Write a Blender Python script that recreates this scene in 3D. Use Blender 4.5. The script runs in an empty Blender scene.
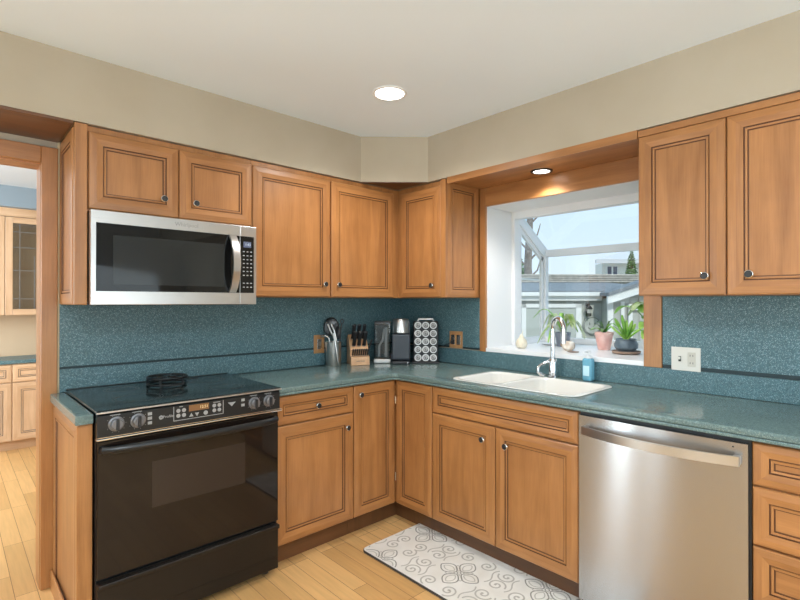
import bpy, bmesh, math, random, zlib
from mathutils import Vector, Matrix
random.seed(7)
S = bpy.context.scene
COL = S.collection
PI = math.pi

# ------------------------------------------------------------------ camera
cd = bpy.data.cameras.new('camera'); cam = bpy.data.objects.new('camera', cd); COL.objects.link(cam)
cam.location = (-2.6403, -2.8269, 1.3494)
cam.rotation_euler = (PI/2 + .0035, 0, -.7507)
cd.sensor_width = 36; cd.lens = 486.7/800*36; cd.clip_start = .02
S.camera = cam

# ------------------------------------------------------------------ world, sun, large area lights, exposure
S.view_settings.view_transform = 'Standard'; S.view_settings.look = 'None'
S.view_settings.gamma = 1; S.view_settings.use_curve_mapping = False
S.view_settings.exposure = 0.0
w = bpy.data.worlds.new('sky'); S.world = w; w.use_nodes = True
nt = w.node_tree; nt.nodes.clear()
wo = nt.nodes.new('ShaderNodeOutputWorld'); bg = nt.nodes.new('ShaderNodeBackground')
tc = nt.nodes.new('ShaderNodeTexCoord'); sx = nt.nodes.new('ShaderNodeSeparateXYZ'); rp = nt.nodes.new('ShaderNodeValToRGB')
rp.color_ramp.elements[0].position = 0.0; rp.color_ramp.elements[0].color = (.74, .86, .97, 1)
rp.color_ramp.elements[1].position = .45; rp.color_ramp.elements[1].color = (.46, .70, .97, 1)
nt.links.new(tc.outputs['Generated'], sx.inputs[0]); nt.links.new(sx.outputs['Z'], rp.inputs[0])
nt.links.new(rp.outputs[0], bg.inputs[0]); nt.links.new(bg.outputs[0], wo.inputs[0])
bg.inputs[1].default_value = 1.25

def light(name, kind, loc, energy, color=(1, 1, 1), target=None, **kw):
    l = bpy.data.lights.new(name, kind); l.energy = energy; l.color = color
    for k, v in kw.items(): setattr(l, k, v)
    o = bpy.data.objects.new(name, l); COL.objects.link(o); o.location = loc
    if target is not None:
        o.rotation_euler = (Vector(target)-Vector(loc)).to_track_quat('-Z', 'Y').to_euler()
    return o
light('sun', 'SUN', (-6, -8, 8), 2.3, (1, .97, .93), target=(0, 0, 0), angle=.02)
COOL_TINT = (.74, .90, 1)
light('left_fill_light', 'AREA', (-5.85, -3.2, 1.5), 62, COOL_TINT, target=(0, -2.6, 4.6), shape='RECTANGLE', size=1.9, size_y=1.9)  # added fill light at the left wall, with no window behind it
light('streak_light_left', 'AREA', (-5.85, -.35, 1.25), 15, COOL_TINT, target=(0, -.9, 1.25), shape='RECTANGLE', size=.4, size_y=2.2)  # narrow unseen light added for the fainter streak on the dishwasher
light('streak_light_side', 'AREA', (-4.85, -.06, 1.25), 48, COOL_TINT, target=(-4.2, -3, 1.25), shape='RECTANGLE', size=.42, size_y=2.2)  # off-view strip of light added to put the main bright band on the dishwasher
light('back_fill_light', 'AREA', (-2.0, -5.35, 1.5), 62, COOL_TINT, target=(-1.6, 0, 4.4), shape='RECTANGLE', size=3.2, size_y=2.0)  # large unseen fill added behind the camera to light the kitchen
light('dining_fill_light', 'AREA', (-3.9, 1.5, 1.5), 95, (.88, .95, 1), target=(-2.0, 2.2, 1.0), shape='RECTANGLE', size=1.6, size_y=1.8)  # area light added to brighten the room beyond the doorway
light('ceiling_fill_light', 'AREA', (-3.3, -3.9, 1.5), 62, (.80, .92, 1), target=(-3.29, -3.89, 3), shape='DISK', size=.4)  # unseen upward disc added to brighten the ceiling; no lamp hangs here
light('room_ceiling_light', 'AREA', (-2.6, -3.2, 2.39), 46, (.88, .95, 1), target=(-2.6, -3.2, 0), shape='DISK', size=.6)

# ------------------------------------------------------------------ materials
def srgb(r, g, b):
    f = lambda c: (c/255/12.92) if c/255 <= .04045 else ((c/255+.055)/1.055)**2.4
    return (f(r), f(g), f(b), 1)
def mat(name, col, rough=.5, metal=0, **kw):
    m = bpy.data.materials.new(name); m.use_nodes = True
    p = m.node_tree.nodes['Principled BSDF']
    if len(col) == 3: col = (*col, 1)
    p.inputs['Base Color'].default_value = col
    p.inputs['Roughness'].default_value = rough; p.inputs['Metallic'].default_value = metal
    for k, v in kw.items(): p.inputs[k.replace('_', ' ')].default_value = v
    return m
def nodes(m): return m.node_tree.nodes, m.node_tree.links, m.node_tree.nodes['Principled BSDF']
def noisy(m, c1, c2, scale=20, coord='Object', stretch=(1, 1, 1), detail=4, bump=0, lo=.35, hi=.65):
    N, L, p = nodes(m)
    t = N.new('ShaderNodeTexCoord'); mp = N.new('ShaderNodeMapping'); mp.inputs['Scale'].default_value = stretch
    n = N.new('ShaderNodeTexNoise'); n.inputs['Scale'].default_value = scale; n.inputs['Detail'].default_value = detail
    r = N.new('ShaderNodeValToRGB'); r.color_ramp.elements[0].position = lo; r.color_ramp.elements[1].position = hi
    r.color_ramp.elements[0].color = c1; r.color_ramp.elements[1].color = c2
    L.new(t.outputs[coord], mp.inputs[0]); L.new(mp.outputs[0], n.inputs[0]); L.new(n.outputs[0], r.inputs[0]); L.new(r.outputs[0], p.inputs['Base Color'])
    if bump:
        b = N.new('ShaderNodeBump'); b.inputs['Strength'].default_value = bump; b.inputs['Distance'].default_value = .002
        L.new(n.outputs[0], b.inputs['Height']); L.new(b.outputs[0], p.inputs['Normal'])
    return m
def wood(name, dark, lightc, rough=.36, var=.10):
    m = mat(name, lightc, rough); N, L, p = nodes(m)
    p.inputs['Coat Weight'].default_value = .12; p.inputs['Coat Roughness'].default_value = .3
    uv = N.new('ShaderNodeUVMap'); uv.uv_map = 'UVMap'
    mp = N.new('ShaderNodeMapping'); mp.inputs['Scale'].default_value = (1.1, 10, 1)
    n1 = N.new('ShaderNodeTexNoise'); n1.inputs['Scale'].default_value = 1.6; n1.inputs['Detail'].default_value = 5; n1.inputs['Distortion'].default_value = .6
    mp2 = N.new('ShaderNodeMapping'); mp2.inputs['Scale'].default_value = (6, 160, 1)
    n2 = N.new('ShaderNodeTexNoise'); n2.inputs['Scale'].default_value = 1.2; n2.inputs['Detail'].default_value = 3
    n3 = N.new('ShaderNodeTexNoise'); n3.inputs['Scale'].default_value = 7; n3.inputs['Detail'].default_value = 2
    L.new(uv.outputs[0], mp.inputs[0]); L.new(mp.outputs[0], n1.inputs[0]); L.new(uv.outputs[0], mp2.inputs[0]); L.new(mp2.outputs[0], n2.inputs[0]); L.new(uv.outputs[0], n3.inputs[0])
    a = N.new('ShaderNodeMath'); a.operation = 'MULTIPLY_ADD'; a.inputs[1].default_value = .35; L.new(n2.outputs[0], a.inputs[0]); L.new(n1.outputs[0], a.inputs[2])
    a2 = N.new('ShaderNodeMath'); a2.operation = 'MULTIPLY_ADD'; a2.inputs[1].default_value = .3; L.new(n3.outputs[0], a2.inputs[0]); L.new(a.outputs[0], a2.inputs[2])
    r = N.new('ShaderNodeValToRGB'); r.color_ramp.elements[0].position = .52; r.color_ramp.elements[1].position = 1.08
    r.color_ramp.elements[0].color = dark; r.color_ramp.elements[1].color = lightc; L.new(a2.outputs[0], r.inputs[0])
    oi = N.new('ShaderNodeObjectInfo'); mr = N.new('ShaderNodeMapRange'); mr.inputs['To Min'].default_value = 1-var; mr.inputs['To Max'].default_value = 1+var
    L.new(oi.outputs['Random'], mr.inputs[0])
    hv = N.new('ShaderNodeHueSaturation'); L.new(mr.outputs[0], hv.inputs['Value']); L.new(r.outputs[0], hv.inputs['Color']); L.new(hv.outputs[0], p.inputs['Base Color'])
    return m
def speckle(name, base, lite, dark, rough):
    m = mat(name, base, rough); N, L, p = nodes(m)
    t = N.new('ShaderNodeTexCoord')
    v = N.new('ShaderNodeTexVoronoi'); v.inputs['Scale'].default_value = 430; L.new(t.outputs['Object'], v.inputs[0])
    sp = N.new('ShaderNodeSeparateColor'); L.new(v.outputs['Color'], sp.inputs[0])
    r = N.new('ShaderNodeValToRGB'); r.color_ramp.interpolation = 'CONSTANT'
    e = r.color_ramp.elements; e[0].position = 0; e[0].color = dark; e[1].position = .22; e[1].color = base
    x = e.new(.86); x.color = lite
    L.new(sp.outputs[0], r.inputs[0])
    n = N.new('ShaderNodeTexNoise'); n.inputs['Scale'].default_value = 90; n.inputs['Detail'].default_value = 3; L.new(t.outputs['Object'], n.inputs[0])
    mr = N.new('ShaderNodeMapRange'); mr.inputs['To Min'].default_value = .6; mr.inputs['To Max'].default_value = 1.4; L.new(n.outputs[0], mr.inputs[0])
    hv = N.new('ShaderNodeHueSaturation'); L.new(mr.outputs[0], hv.inputs['Value']); L.new(r.outputs[0], hv.inputs['Color']); L.new(hv.outputs[0], p.inputs['Base Color'])
    return m
def steel(name, col, rough, aniso=.0):
    m = mat(name, col, rough, 1); N, L, p = nodes(m)
    uv = N.new('ShaderNodeUVMap'); uv.uv_map = 'UVMap'
    mp = N.new('ShaderNodeMapping'); mp.inputs['Scale'].default_value = (4, 700, 1); n = N.new('ShaderNodeTexNoise'); n.inputs['Scale'].default_value = 1
    L.new(uv.outputs[0], mp.inputs[0]); L.new(mp.outputs[0], n.inputs[0])
    mr = N.new('ShaderNodeMapRange'); mr.inputs['To Min'].default_value = rough-.02; mr.inputs['To Max'].default_value = rough+.03
    L.new(n.outputs[0], mr.inputs[0]); L.new(mr.outputs[0], p.inputs['Roughness'])
    if aniso:
        p.inputs['Anisotropic'].default_value = aniso; p.inputs['Anisotropic Rotation'].default_value = .25
        tg = N.new('ShaderNodeTangent'); tg.direction_type = 'UV_MAP'; tg.uv_map = 'UVMap'; L.new(tg.outputs[0], p.inputs['Tangent'])
    return m
def glass(name, tint=(1, 1, 1), refl=.06, rough=.02):
    m = bpy.data.materials.new(name); m.use_nodes = True; N = m.node_tree.nodes; L = m.node_tree.links; N.clear()
    o = N.new('ShaderNodeOutputMaterial'); mx = N.new('ShaderNodeMixShader'); t = N.new('ShaderNodeBsdfTransparent'); g = N.new('ShaderNodeBsdfGlossy')
    t.inputs[0].default_value = (*tint, 1); g.inputs['Roughness'].default_value = rough; mx.inputs[0].default_value = refl
    L.new(t.outputs[0], mx.inputs[1]); L.new(g.outputs[0], mx.inputs[2]); L.new(mx.outputs[0], o.inputs[0])
    return m
def emit(name, col, strength):
    m = mat(name, (.03, .03, .03), .3); p = m.node_tree.nodes['Principled BSDF']
    p.inputs['Emission Color'].default_value = (*col[:3], 1); p.inputs['Emission Strength'].default_value = strength
    return m

WOOD = wood('honey_maple', (.275, .108, .031, 1), (.450, .198, .064, 1), var=.06)
PALE = wood('pale_maple', (.50, .30, .16, 1), (.70, .47, .29, 1))
GLAZE = mat('dark_glaze', (.125, .046, .015), .5)
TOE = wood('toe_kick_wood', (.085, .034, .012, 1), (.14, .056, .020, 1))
COUNTER = speckle('green_solid_surface', (.128, .190, .185, 1), (.19, .26, .25, 1), (.095, .15, .145, 1), .19)
SPLASH = speckle('teal_speckled_laminate', (.078, .160, .180, 1), (.25, .36, .38, 1), (.044, .105, .125, 1), .40)
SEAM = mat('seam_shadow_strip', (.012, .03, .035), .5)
WALLP = noisy(mat('beige_paint', (.5, .43, .32), .8), srgb(180, 167, 146), srgb(185, 173, 153), 3)
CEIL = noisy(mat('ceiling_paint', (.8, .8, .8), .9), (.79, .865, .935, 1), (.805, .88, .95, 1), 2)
ROOMW = mat('room_paint', srgb(196, 194, 190), .8)
BLUEG = mat('blue_grey_paint', srgb(140, 155, 165), .8)
COOLC = mat('cool_ceiling_paint', srgb(212, 220, 226), .9)
WHITE = mat('white_frame_paint', (.82, .82, .82), .35)
WHITES = mat('white_sill', (.86, .86, .86), .3)
STEEL = steel('stainless_steel', (.56, .54, .52), .28)
STEELA = steel('brushed_stainless', (.46, .45, .45), .24, .95)
CHROME = mat('chrome', (.82, .82, .84), .07, 1)
NICKEL = mat('satin_nickel', (.80, .78, .74), .2, 1)
BLACK = mat('black_enamel', (.008, .009, .010), .28)
BGLASS = mat('black_glass', (.006, .006, .006), .04, IOR=1.40)
OGLASS = mat('oven_glass', (.013, .0085, .0065), .05, IOR=1.40)
BURN = mat('burner_print', (.08, .09, .09), .3)
OWIN = mat('oven_window_glass', (.030, .021, .017), .06, IOR=1.40)
MWIN = mat('microwave_window', (.022, .024, .024), .07, IOR=1.40)
CTOP = speckle('speckled_cooktop_glass', (.010, .018, .019, 1), (.06, .08, .08, 1), (.006, .010, .011, 1), .10)
BPLAST = mat('black_plastic', (.018, .018, .02), .4)
DPLAST = mat('slate_plastic', (.040, .048, .06), .45)
GREYK = mat('grey_knob', (.20, .20, .21), .3, .6)
PRINT = mat('grey_print', (.34, .34, .34), .5)
PRINTD = mat('dark_print', (.10, .09, .08), .5)
AMBER = emit('amber_display', (.9, .35, .05), .25)
AMBERD = emit('amber_digits', (1, .75, .35), .9)
BLUED = emit('blue_display', (.25, .32, .55), .35)
BLUEDD = emit('blue_digits', (.8, .9, 1), .9)
GLASS = glass('window_glass', (.97, .985, .98), .05)
GLASS2 = glass('leaded_glass', (.80, .82, .80), .16, .08)
CLEAR = glass('clear_plastic', (.72, .76, .78), .10, .05)
SINKM = mat('cream_sink', (.80, .78, .73), .2)
ALMOND = mat('almond_plate', (.70, .67, .60), .4)
ALMONDD = mat('almond_receptacle', (.58, .54, .46), .35)
SLOT = mat('dark_slot', (.03, .03, .03), .5)
BLOCK = wood('block_wood', (.45, .22, .10, 1), (.66, .40, .22, 1))
OUTW = wood('outlet_wood', (.36, .16, .06, 1), (.52, .27, .11, 1))
SOAP = mat('blue_soap', (.22, .55, .72), .15, Transmission_Weight=.25)
PINK = noisy(mat('pink_ceramic', (.7, .4, .36), .55), srgb(226, 170, 160), srgb(240, 200, 190), 18)
GRAYB = noisy(mat('blue_grey_glaze', (.1, .14, .17), .3), srgb(84, 100, 112), srgb(118, 134, 144), 14)
TERRA = noisy(mat('clay_saucer', (.4, .28, .22), .6), srgb(140, 116, 100), srgb(165, 140, 122), 14)
CREAMC = noisy(mat('cream_ceramic', (.7, .66, .55), .5), srgb(214, 205, 182), srgb(232, 224, 204), 14)
GRAYP = noisy(mat('grey_pot', (.2, .22, .26), .4), srgb(104, 110, 124), srgb(140, 146, 156), 14)
MOTTL = noisy(mat('mottled_stoneware', (.6, .5, .4), .45), srgb(236, 230, 220), srgb(176, 140, 96), 22)
LEAF = noisy(mat('leaf_green', (.1, .3, .05), .4), (.10, .30, .03, 1), (.30, .55, .10, 1), 12)
LEAFL = noisy(mat('leaf_lime', (.3, .6, .1), .4), (.26, .60, .06, 1), (.55, .80, .22, 1), 12)
LEAFD = noisy(mat('leaf_olive', (.1, .15, .05), .4), (.05, .10, .03, 1), (.16, .25, .08, 1), 12)
LEAFP = noisy(mat('leaf_pale', (.4, .5, .2), .4), (.20, .32, .06, 1), (.62, .68, .40, 1), 16)
SOIL = mat('soil', (.04, .025, .015), .9)
MATM = noisy(mat('mat_cloth', (.7, .68, .64), .7), srgb(226, 222, 214), srgb(236, 233, 227), 9)
MATP = mat('mat_scroll_print', srgb(184, 180, 171), .7)
MATD = mat('mat_medallion_print', srgb(150, 147, 139), .7)
MATE = mat('mat_edge', (.06, .05, .045), .7)
SIDING = noisy(mat('grey_siding', (.6, .6, .56), .7), srgb(168, 170, 160), srgb(182, 184, 174), 5)
TRIMW = mat('white_exterior_trim', srgb(232, 232, 226), .6)
ROOFM = noisy(mat('roof_grey', (.3, .33, .36), .8), srgb(122, 126, 128), srgb(142, 146, 148), 8)
TANR = noisy(mat('tan_corrugated', (.5, .47, .42), .7), srgb(176, 170, 158), srgb(206, 200, 188), 8)
HOUSEW = mat('cream_house_wall', srgb(236, 234, 222), .7)
PINEM = noisy(mat('conifer', (.05, .12, .03), .8), (.03, .09, .02, 1), (.14, .24, .05, 1), 6)
BARK = noisy(mat('bark', (.2, .17, .14), .9), srgb(110, 100, 92), srgb(150, 140, 130), 12)
BRONZE = mat('bronze_lantern', (.05, .04, .035), .5, .5)
GRASSM = noisy(mat('yard_ground', (.3, .3, .25), .9), srgb(150, 148, 138), srgb(168, 165, 155), 4)
LAMPW = emit('lamp_lens', (1, .97, .92), 9)

# floor: strip planks running along Y
FLOOR = mat('maple_strip_floor', (.6, .35, .14), .42)
N, L, p = nodes(FLOOR)
t = N.new('ShaderNodeTexCoord'); mp = N.new('ShaderNodeMapping'); mp.inputs['Rotation'].default_value = (0, 0, PI/2)
br = N.new('ShaderNodeTexBrick'); br.inputs['Scale'].default_value = 1; br.inputs['Brick Width'].default_value = .62; br.inputs['Row Height'].default_value = .083
br.inputs['Mortar Size'].default_value = .0012; br.inputs['Color1'].default_value = (.55, .31, .115, 1); br.inputs['Color2'].default_value = (.72, .43, .175, 1); br.inputs['Mortar'].default_value = (.20, .09, .03, 1)
br.offset = .37; br.offset_frequency = 3; br.inputs['Bias'].default_value = .1
L.new(t.outputs['Object'], mp.inputs[0]); L.new(mp.outputs[0], br.inputs[0])
m2 = N.new('ShaderNodeMapping'); m2.inputs['Scale'].default_value = (40, 2.5, 1); n = N.new('ShaderNodeTexNoise'); n.inputs['Scale'].default_value = 1.5; n.inputs['Detail'].default_value = 4
L.new(t.outputs['Object'], m2.inputs[0]); L.new(m2.outputs[0], n.inputs[0])
mr = N.new('ShaderNodeMapRange'); mr.inputs['To Min'].default_value = .8; mr.inputs['To Max'].default_value = 1.2; L.new(n.outputs[0], mr.inputs[0])
hv = N.new('ShaderNodeHueSaturation'); L.new(br.outputs[0], hv.inputs['Color']); L.new(mr.outputs[0], hv.inputs['Value']); L.new(hv.outputs[0], p.inputs['Base Color'])

# ------------------------------------------------------------------ mesh builder
ORG = {}
def root_of(o):
    while o.parent: o = o.parent
    return o
class B:
    def __init__(s):
        s.bm = bmesh.new(); L_ = s.bm.faces.layers.int; L_.new('grain'); L_.new('flat_face'); s.g = L_['grain']; s.fl = L_['flat_face']
    def _new(s, old, m, grain):
        for f in s.bm.faces:
            if f not in old: f.material_index = m; f[s.g] = grain; f[s.fl] = 1
    def box(s, x0, x1, y0, y1, z0, z1, m=0, bev=0, grain=0, seg=2):
        old = set(s.bm.faces)
        x0, x1 = sorted((x0, x1)); y0, y1 = sorted((y0, y1)); z0, z1 = sorted((z0, z1))
        v = [s.bm.verts.new((x, y, z)) for z in (z0, z1) for y in (y0, y1) for x in (x0, x1)]
        fs = [s.bm.faces.new([v[i] for i in q]) for q in ((0, 2, 3, 1), (4, 5, 7, 6), (0, 1, 5, 4), (2, 6, 7, 3), (0, 4, 6, 2), (1, 3, 7, 5))]
        if bev:
            bev = min(bev, (x1-x0)*.45, (y1-y0)*.45, (z1-z0)*.45)
            ed = list({e for f in fs for e in f.edges})
            bmesh.ops.bevel(s.bm, geom=ed, offset=bev, segments=seg, affect='EDGES', profile=.5)
        s._new(old, m, grain); return s
    def prism(s, pts, d, m=0, grain=0, bev=0, flat=1):
        """closed polygon pts (3D, planar) extruded by vector d"""
        old = set(s.bm.faces); d = Vector(d)
        a = [s.bm.verts.new(Vector(q)) for q in pts]; b = [s.bm.verts.new(Vector(q)+d) for q in pts]
        n = len(pts); fs = [s.bm.faces.new(a[::-1]), s.bm.faces.new(b)]
        for i in range(n): fs.append(s.bm.faces.new((a[i], a[(i+1) % n], b[(i+1) % n], b[i])))
        if bev:
            ed = list({e for f in fs for e in f.edges})
            bmesh.ops.bevel(s.bm, geom=ed, offset=bev, segments=2, affect='EDGES', profile=.5)
        s._new(old, m, grain)
        if not flat:
            for f in s.bm.faces:
                if f not in old: f[s.fl] = 0
        return s
    def lathe(s, c, prof, axis=(0, 0, 1), n=24, m=0, sx=1, sy=1, caps=True, mats=None):
        """prof: list of (radius, distance along axis)"""
        c = Vector(c); ax = Vector(axis).normalized()
        t = Vector((0, 0, 1)) if abs(ax.z) < .9 else Vector((1, 0, 0))
        u = t.cross(ax).normalized(); v = ax.cross(u)
        rings = []
        for r, h in prof:
            rings.append([s.bm.verts.new(c+ax*h+(u*math.cos(2*PI*k/n)*sx+v*math.sin(2*PI*k/n)*sy)*max(r, 1e-5)) for k in range(n)])
        for i in range(len(rings)-1):
            for k in range(n):
                f = s.bm.faces.new((rings[i][k], rings[i][(k+1) % n], rings[i+1][(k+1) % n], rings[i+1][k])); f.material_index = mats[i] if mats else m
        if caps:
            f = s.bm.faces.new(rings[0][::-1]); f.material_index = mats[0] if mats else m
            f = s.bm.faces.new(rings[-1]); f.material_index = mats[-1] if mats else m
        return s
    def cyl(s, p0, p1, r0, r1=None, n=16, m=0):
        p0 = Vector(p0); p1 = Vector(p1); d = p1-p0
        return s.lathe(p0, [(r0, 0), (r0 if r1 is None else r1, d.length)], d, n, m)
    def tube(s, pts, r, n=10, m=0, flat=1.0, closed=False):
        pts = [Vector(q) for q in pts]; rings = []; prev = None
        rr = r if isinstance(r, (list, tuple)) else [r]*len(pts)
        N_ = len(pts)
        for i, q in enumerate(pts):
            if closed: d = pts[(i+1) % N_]-pts[i-1]
            else: d = pts[min(i+1, N_-1)]-pts[max(i-1, 0)]
            d.normalize()
            if prev is None:
                t = Vector((0, 0, 1)) if abs(d.z) < .9 else Vector((1, 0, 0)); u = t.cross(d).normalized()
            else: u = (prev-d*prev.dot(d)).normalized()
            prev = u; v = d.cross(u)
            rings.append([s.bm.verts.new(q+(u*math.cos(2*PI*k/n)+v*math.sin(2*PI*k/n)*flat)*rr[i]) for k in range(n)])
        R = range(N_ if closed else N_-1)
        for i in R:
            for k in range(n):
                f = s.bm.faces.new((rings[i][k], rings[i][(k+1) % n], rings[(i+1) % N_][(k+1) % n], rings[(i+1) % N_][k])); f.material_index = m
        if not closed:
            s.bm.faces.new(rings[0][::-1]).material_index = m; s.bm.faces.new(rings[-1]).material_index = m
        return s
    def sphere(s, c, r, m=0, n=16, sz=1, sx=1, sy=1):
        k = 10
        return s.lathe(Vector(c), [(r*math.sin(PI*i/k), -r*sz*math.cos(PI*i/k)) for i in range(k+1)], (0, 0, 1), n, m, sx, sy, caps=False)
    def leaf(s, pts, w, up=(0, 0, 1), m=0, th=.0012, fold=.25):
        """curved leaf blade along pts, widths profile w (max width), thin closed solid"""
        pts = [Vector(q) for q in pts]; n = len(pts); up = Vector(up); T = []; Bt = []
        for i, q in enumerate(pts):
            d = (pts[min(i+1, n-1)]-pts[max(i-1, 0)]).normalized()
            sd = d.cross(up)
            sd = sd.normalized() if sd.length > 1e-4 else Vector((1, 0, 0))
            nn = sd.cross(d)
            t = i/(n-1); ww = w*(math.sin(PI*(t*.92+.04))**.7)
            a = q-sd*ww/2+nn*ww*fold*.5; c = q+sd*ww/2+nn*ww*fold*.5
            T.append([s.bm.verts.new(x) for x in (a, q, c)]); Bt.append([s.bm.verts.new(x-nn*th) for x in (a, q, c)])
        for i in range(n-1):
            for k in range(2):
                s.bm.faces.new((T[i][k], T[i][k+1], T[i+1][k+1], T[i+1][k])).material_index = m
                s.bm.faces.new((Bt[i][k+1], Bt[i][k], Bt[i+1][k], Bt[i+1][k+1])).material_index = m
            for k in (0, 2):
                s.bm.faces.new((T[i][k], T[i+1][k], Bt[i+1][k], Bt[i][k])).material_index = m
        for i in (0, n-1):
            for k in range(2): s.bm.faces.new((T[i][k], Bt[i][k], Bt[i][k+1], T[i][k+1])).material_index = m
        return s
    def ribbon(s, pts, wd, z0, z1, m=0):
        """flat printed line: polyline pts (x, y), width profile"""
        n = len(pts); A = []
        for i, (x, y) in enumerate(pts):
            a = Vector(pts[max(i-1, 0)]); b = Vector(pts[min(i+1, n-1)]); d = (b-a)
            d = d.normalized() if d.length > 1e-9 else Vector((1, 0)); o = Vector((-d.y, d.x))*wd/2
            A.append((s.bm.verts.new((x+o.x, y+o.y, z1)), s.bm.verts.new((x-o.x, y-o.y, z1))))
        for i in range(n-1): s.bm.faces.new((A[i][1], A[i+1][1], A[i+1][0], A[i][0])).material_index = m
        return s
    def panel(s, O, U, V, Nn, w, h, t=.02, f=.055, gu=1, wm=0, dm=1, inner=True):
        """framed door / drawer front: mitred frame, glazed grooves, flat centre panel. gu = grain code of the U axis (1 X, 2 Y)"""
        O, U, V, Nn = map(Vector, (O, U, V, Nn))
        P = [(0, 0, wm), (0, t-.006, wm), (.004, t-.002, wm), (f*.55, t, wm), (f, t-.002, wm), (f+.0012, t-.007, dm), (f+.0040, t-.007, dm), (f+.006, t-.003, wm), (f+.013, t-.0035, wm),
             (f+.0145, t-.008, dm), (f+.0175, t-.008, dm)]
        if not inner: P = P[:4]+[(f, t-.002, wm), (f+.0015, t-.008, dm), (f+.0045, t-.008, dm)]
        R = [[s.bm.verts.new(O+U*x+V*y+Nn*d) for x, y in ((i, i), (w-i, i), (w-i, h-i), (i, h-i))] for i, d, _ in P]
        fs = []
        for a in range(len(R)-1):
            for k in range(4):
                q = s.bm.faces.new((R[a][k], R[a][(k+1) % 4], R[a+1][(k+1) % 4], R[a+1][k])); q.material_index = P[a+1][2] if P[a+1][2] == P[a][2] or P[a+1][2] == dm else P[a+1][2]
                q[s.g] = gu if k in (0, 2) else 0; fs.append(q)
        q = s.bm.faces.new(R[-1]); q.material_index = wm; q[s.g] = gu if w > h*1.7 else 0; fs.append(q)
        q = s.bm.faces.new(R[0][::-1]); q.material_index = wm; fs.append(q)
        if U.cross(V).dot(Nn) < 0: bmesh.ops.reverse_faces(s.bm, faces=fs)
        return s
    def build(s, name, mats, parent=None, smooth=True, origin=None, fix=True):
        if not isinstance(mats, (list, tuple)): mats = [mats]
        bm = s.bm
        if fix: bmesh.ops.recalc_face_normals(bm, faces=bm.faces)
        uv = bm.loops.layers.uv.new('UVMap')
        G = {0: Vector((0, 0, 1)), 1: Vector((1, 0, 0)), 2: Vector((0, 1, 0))}
        rnd = random.Random(len(bpy.data.objects)*7+len(name)); off = (rnd.uniform(0, 50), rnd.uniform(0, 50))
        bm.normal_update()
        for f in bm.faces:
            g = G[f[s.g]]; n = f.normal
            if abs(n.dot(g)) > .9:
                g = Vector((1, 0, 0)) if abs(n.x) < .7 else Vector((0, 1, 0))
            g = (g-n*n.dot(g)); 
            if g.length < 1e-6: continue
            g.normalize(); c = n.cross(g)
            jit = (f[s.g]*3.7, f[s.g]*5.1)
            for l in f.loops: l[uv].uv = (l.vert.co.dot(g)+off[0]+jit[0], l.vert.co.dot(c)+off[1]+jit[1])
        org = Vector((0, 0, 0))
        if parent is not None:
            org = ORG.get(root_of(parent).name, org)
        elif origin is not None: org = Vector(origin)
        if org.length: bmesh.ops.translate(bm, verts=bm.verts, vec=-org)
        flat = [f[s.fl] for f in bm.faces]
        me = bpy.data.meshes.new(name); bm.to_mesh(me); bm.free()
        for m in mats: me.materials.append(m)
        if smooth:
            me.set_sharp_from_angle(angle=math.radians(32))
            for q, fl_ in zip(me.polygons, flat): q.use_smooth = not fl_
        o = bpy.data.objects.new(name, me); COL.objects.link(o)
        if parent is not None: o.parent = parent
        elif origin is not None: o.location = org; ORG[o.name] = org
        return o
def tag(o, label, cat, group=None, kind=None):
    o['label'] = label; o['category'] = cat
    if group: o['group'] = group
    if kind: o['kind'] = kind
    return o
def thing(name, label, cat, loc, rotz=0, group=None, local=False):
    """Empty at the base. local=True: parts are given in the thing's own frame; else in world coordinates"""
    o = bpy.data.objects.new(name, None); COL.objects.link(o); o.location = loc; o.rotation_euler = (0, 0, rotz); o.empty_display_size = .05
    if not local: ORG[o.name] = Vector(loc)
    return tag(o, label, cat, group)
def struct(name, b, mats, **kw):
    o = b.build(name, mats, **kw); o['kind'] = 'structure'; return o
def copy_tree(o, parent=None):
    c = o.copy(); COL.objects.link(c)
    if parent is not None: c.parent = parent
    for ch in list(o.children): copy_tree(ch, c)
    return c
def text_mesh(b, body, size, O, U, V, m=0, depth=.0004):
    """writing as mesh: centred at O, in plane U (reading direction), V (up)"""
    cu = bpy.data.curves.new('t', 'FONT'); cu.body = body; cu.size = size; cu.align_x = 'CENTER'; cu.align_y = 'CENTER'; cu.extrude = depth; cu.resolution_u = 3
    o = bpy.data.objects.new('t', cu); COL.objects.link(o)
    me = bpy.data.meshes.new_from_object(o.evaluated_get(bpy.context.evaluated_depsgraph_get()))
    O, U, V = Vector(O), Vector(U).normalized(), Vector(V).normalized(); W = U.cross(V)
    vs = [b.bm.verts.new(O+U*v.co.x+V*v.co.y+W*v.co.z) for v in me.vertices]
    for q in me.polygons:
        try: b.bm.faces.new([vs[i] for i in q.vertices]).material_index = m
        except ValueError: pass
    bpy.data.objects.remove(o); bpy.data.curves.remove(cu); bpy.data.meshes.remove(me)

X, Y, Z = Vector((1, 0, 0)), Vector((0, 1, 0)), Vector((0, 0, 1))
ZC, ZS, ZU, ZT = 2.4153, 2.1241, 1.3755, 1.03      # ceiling, soffit bottom, upper cabinets' bottom, splash seam
CT = .914

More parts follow.
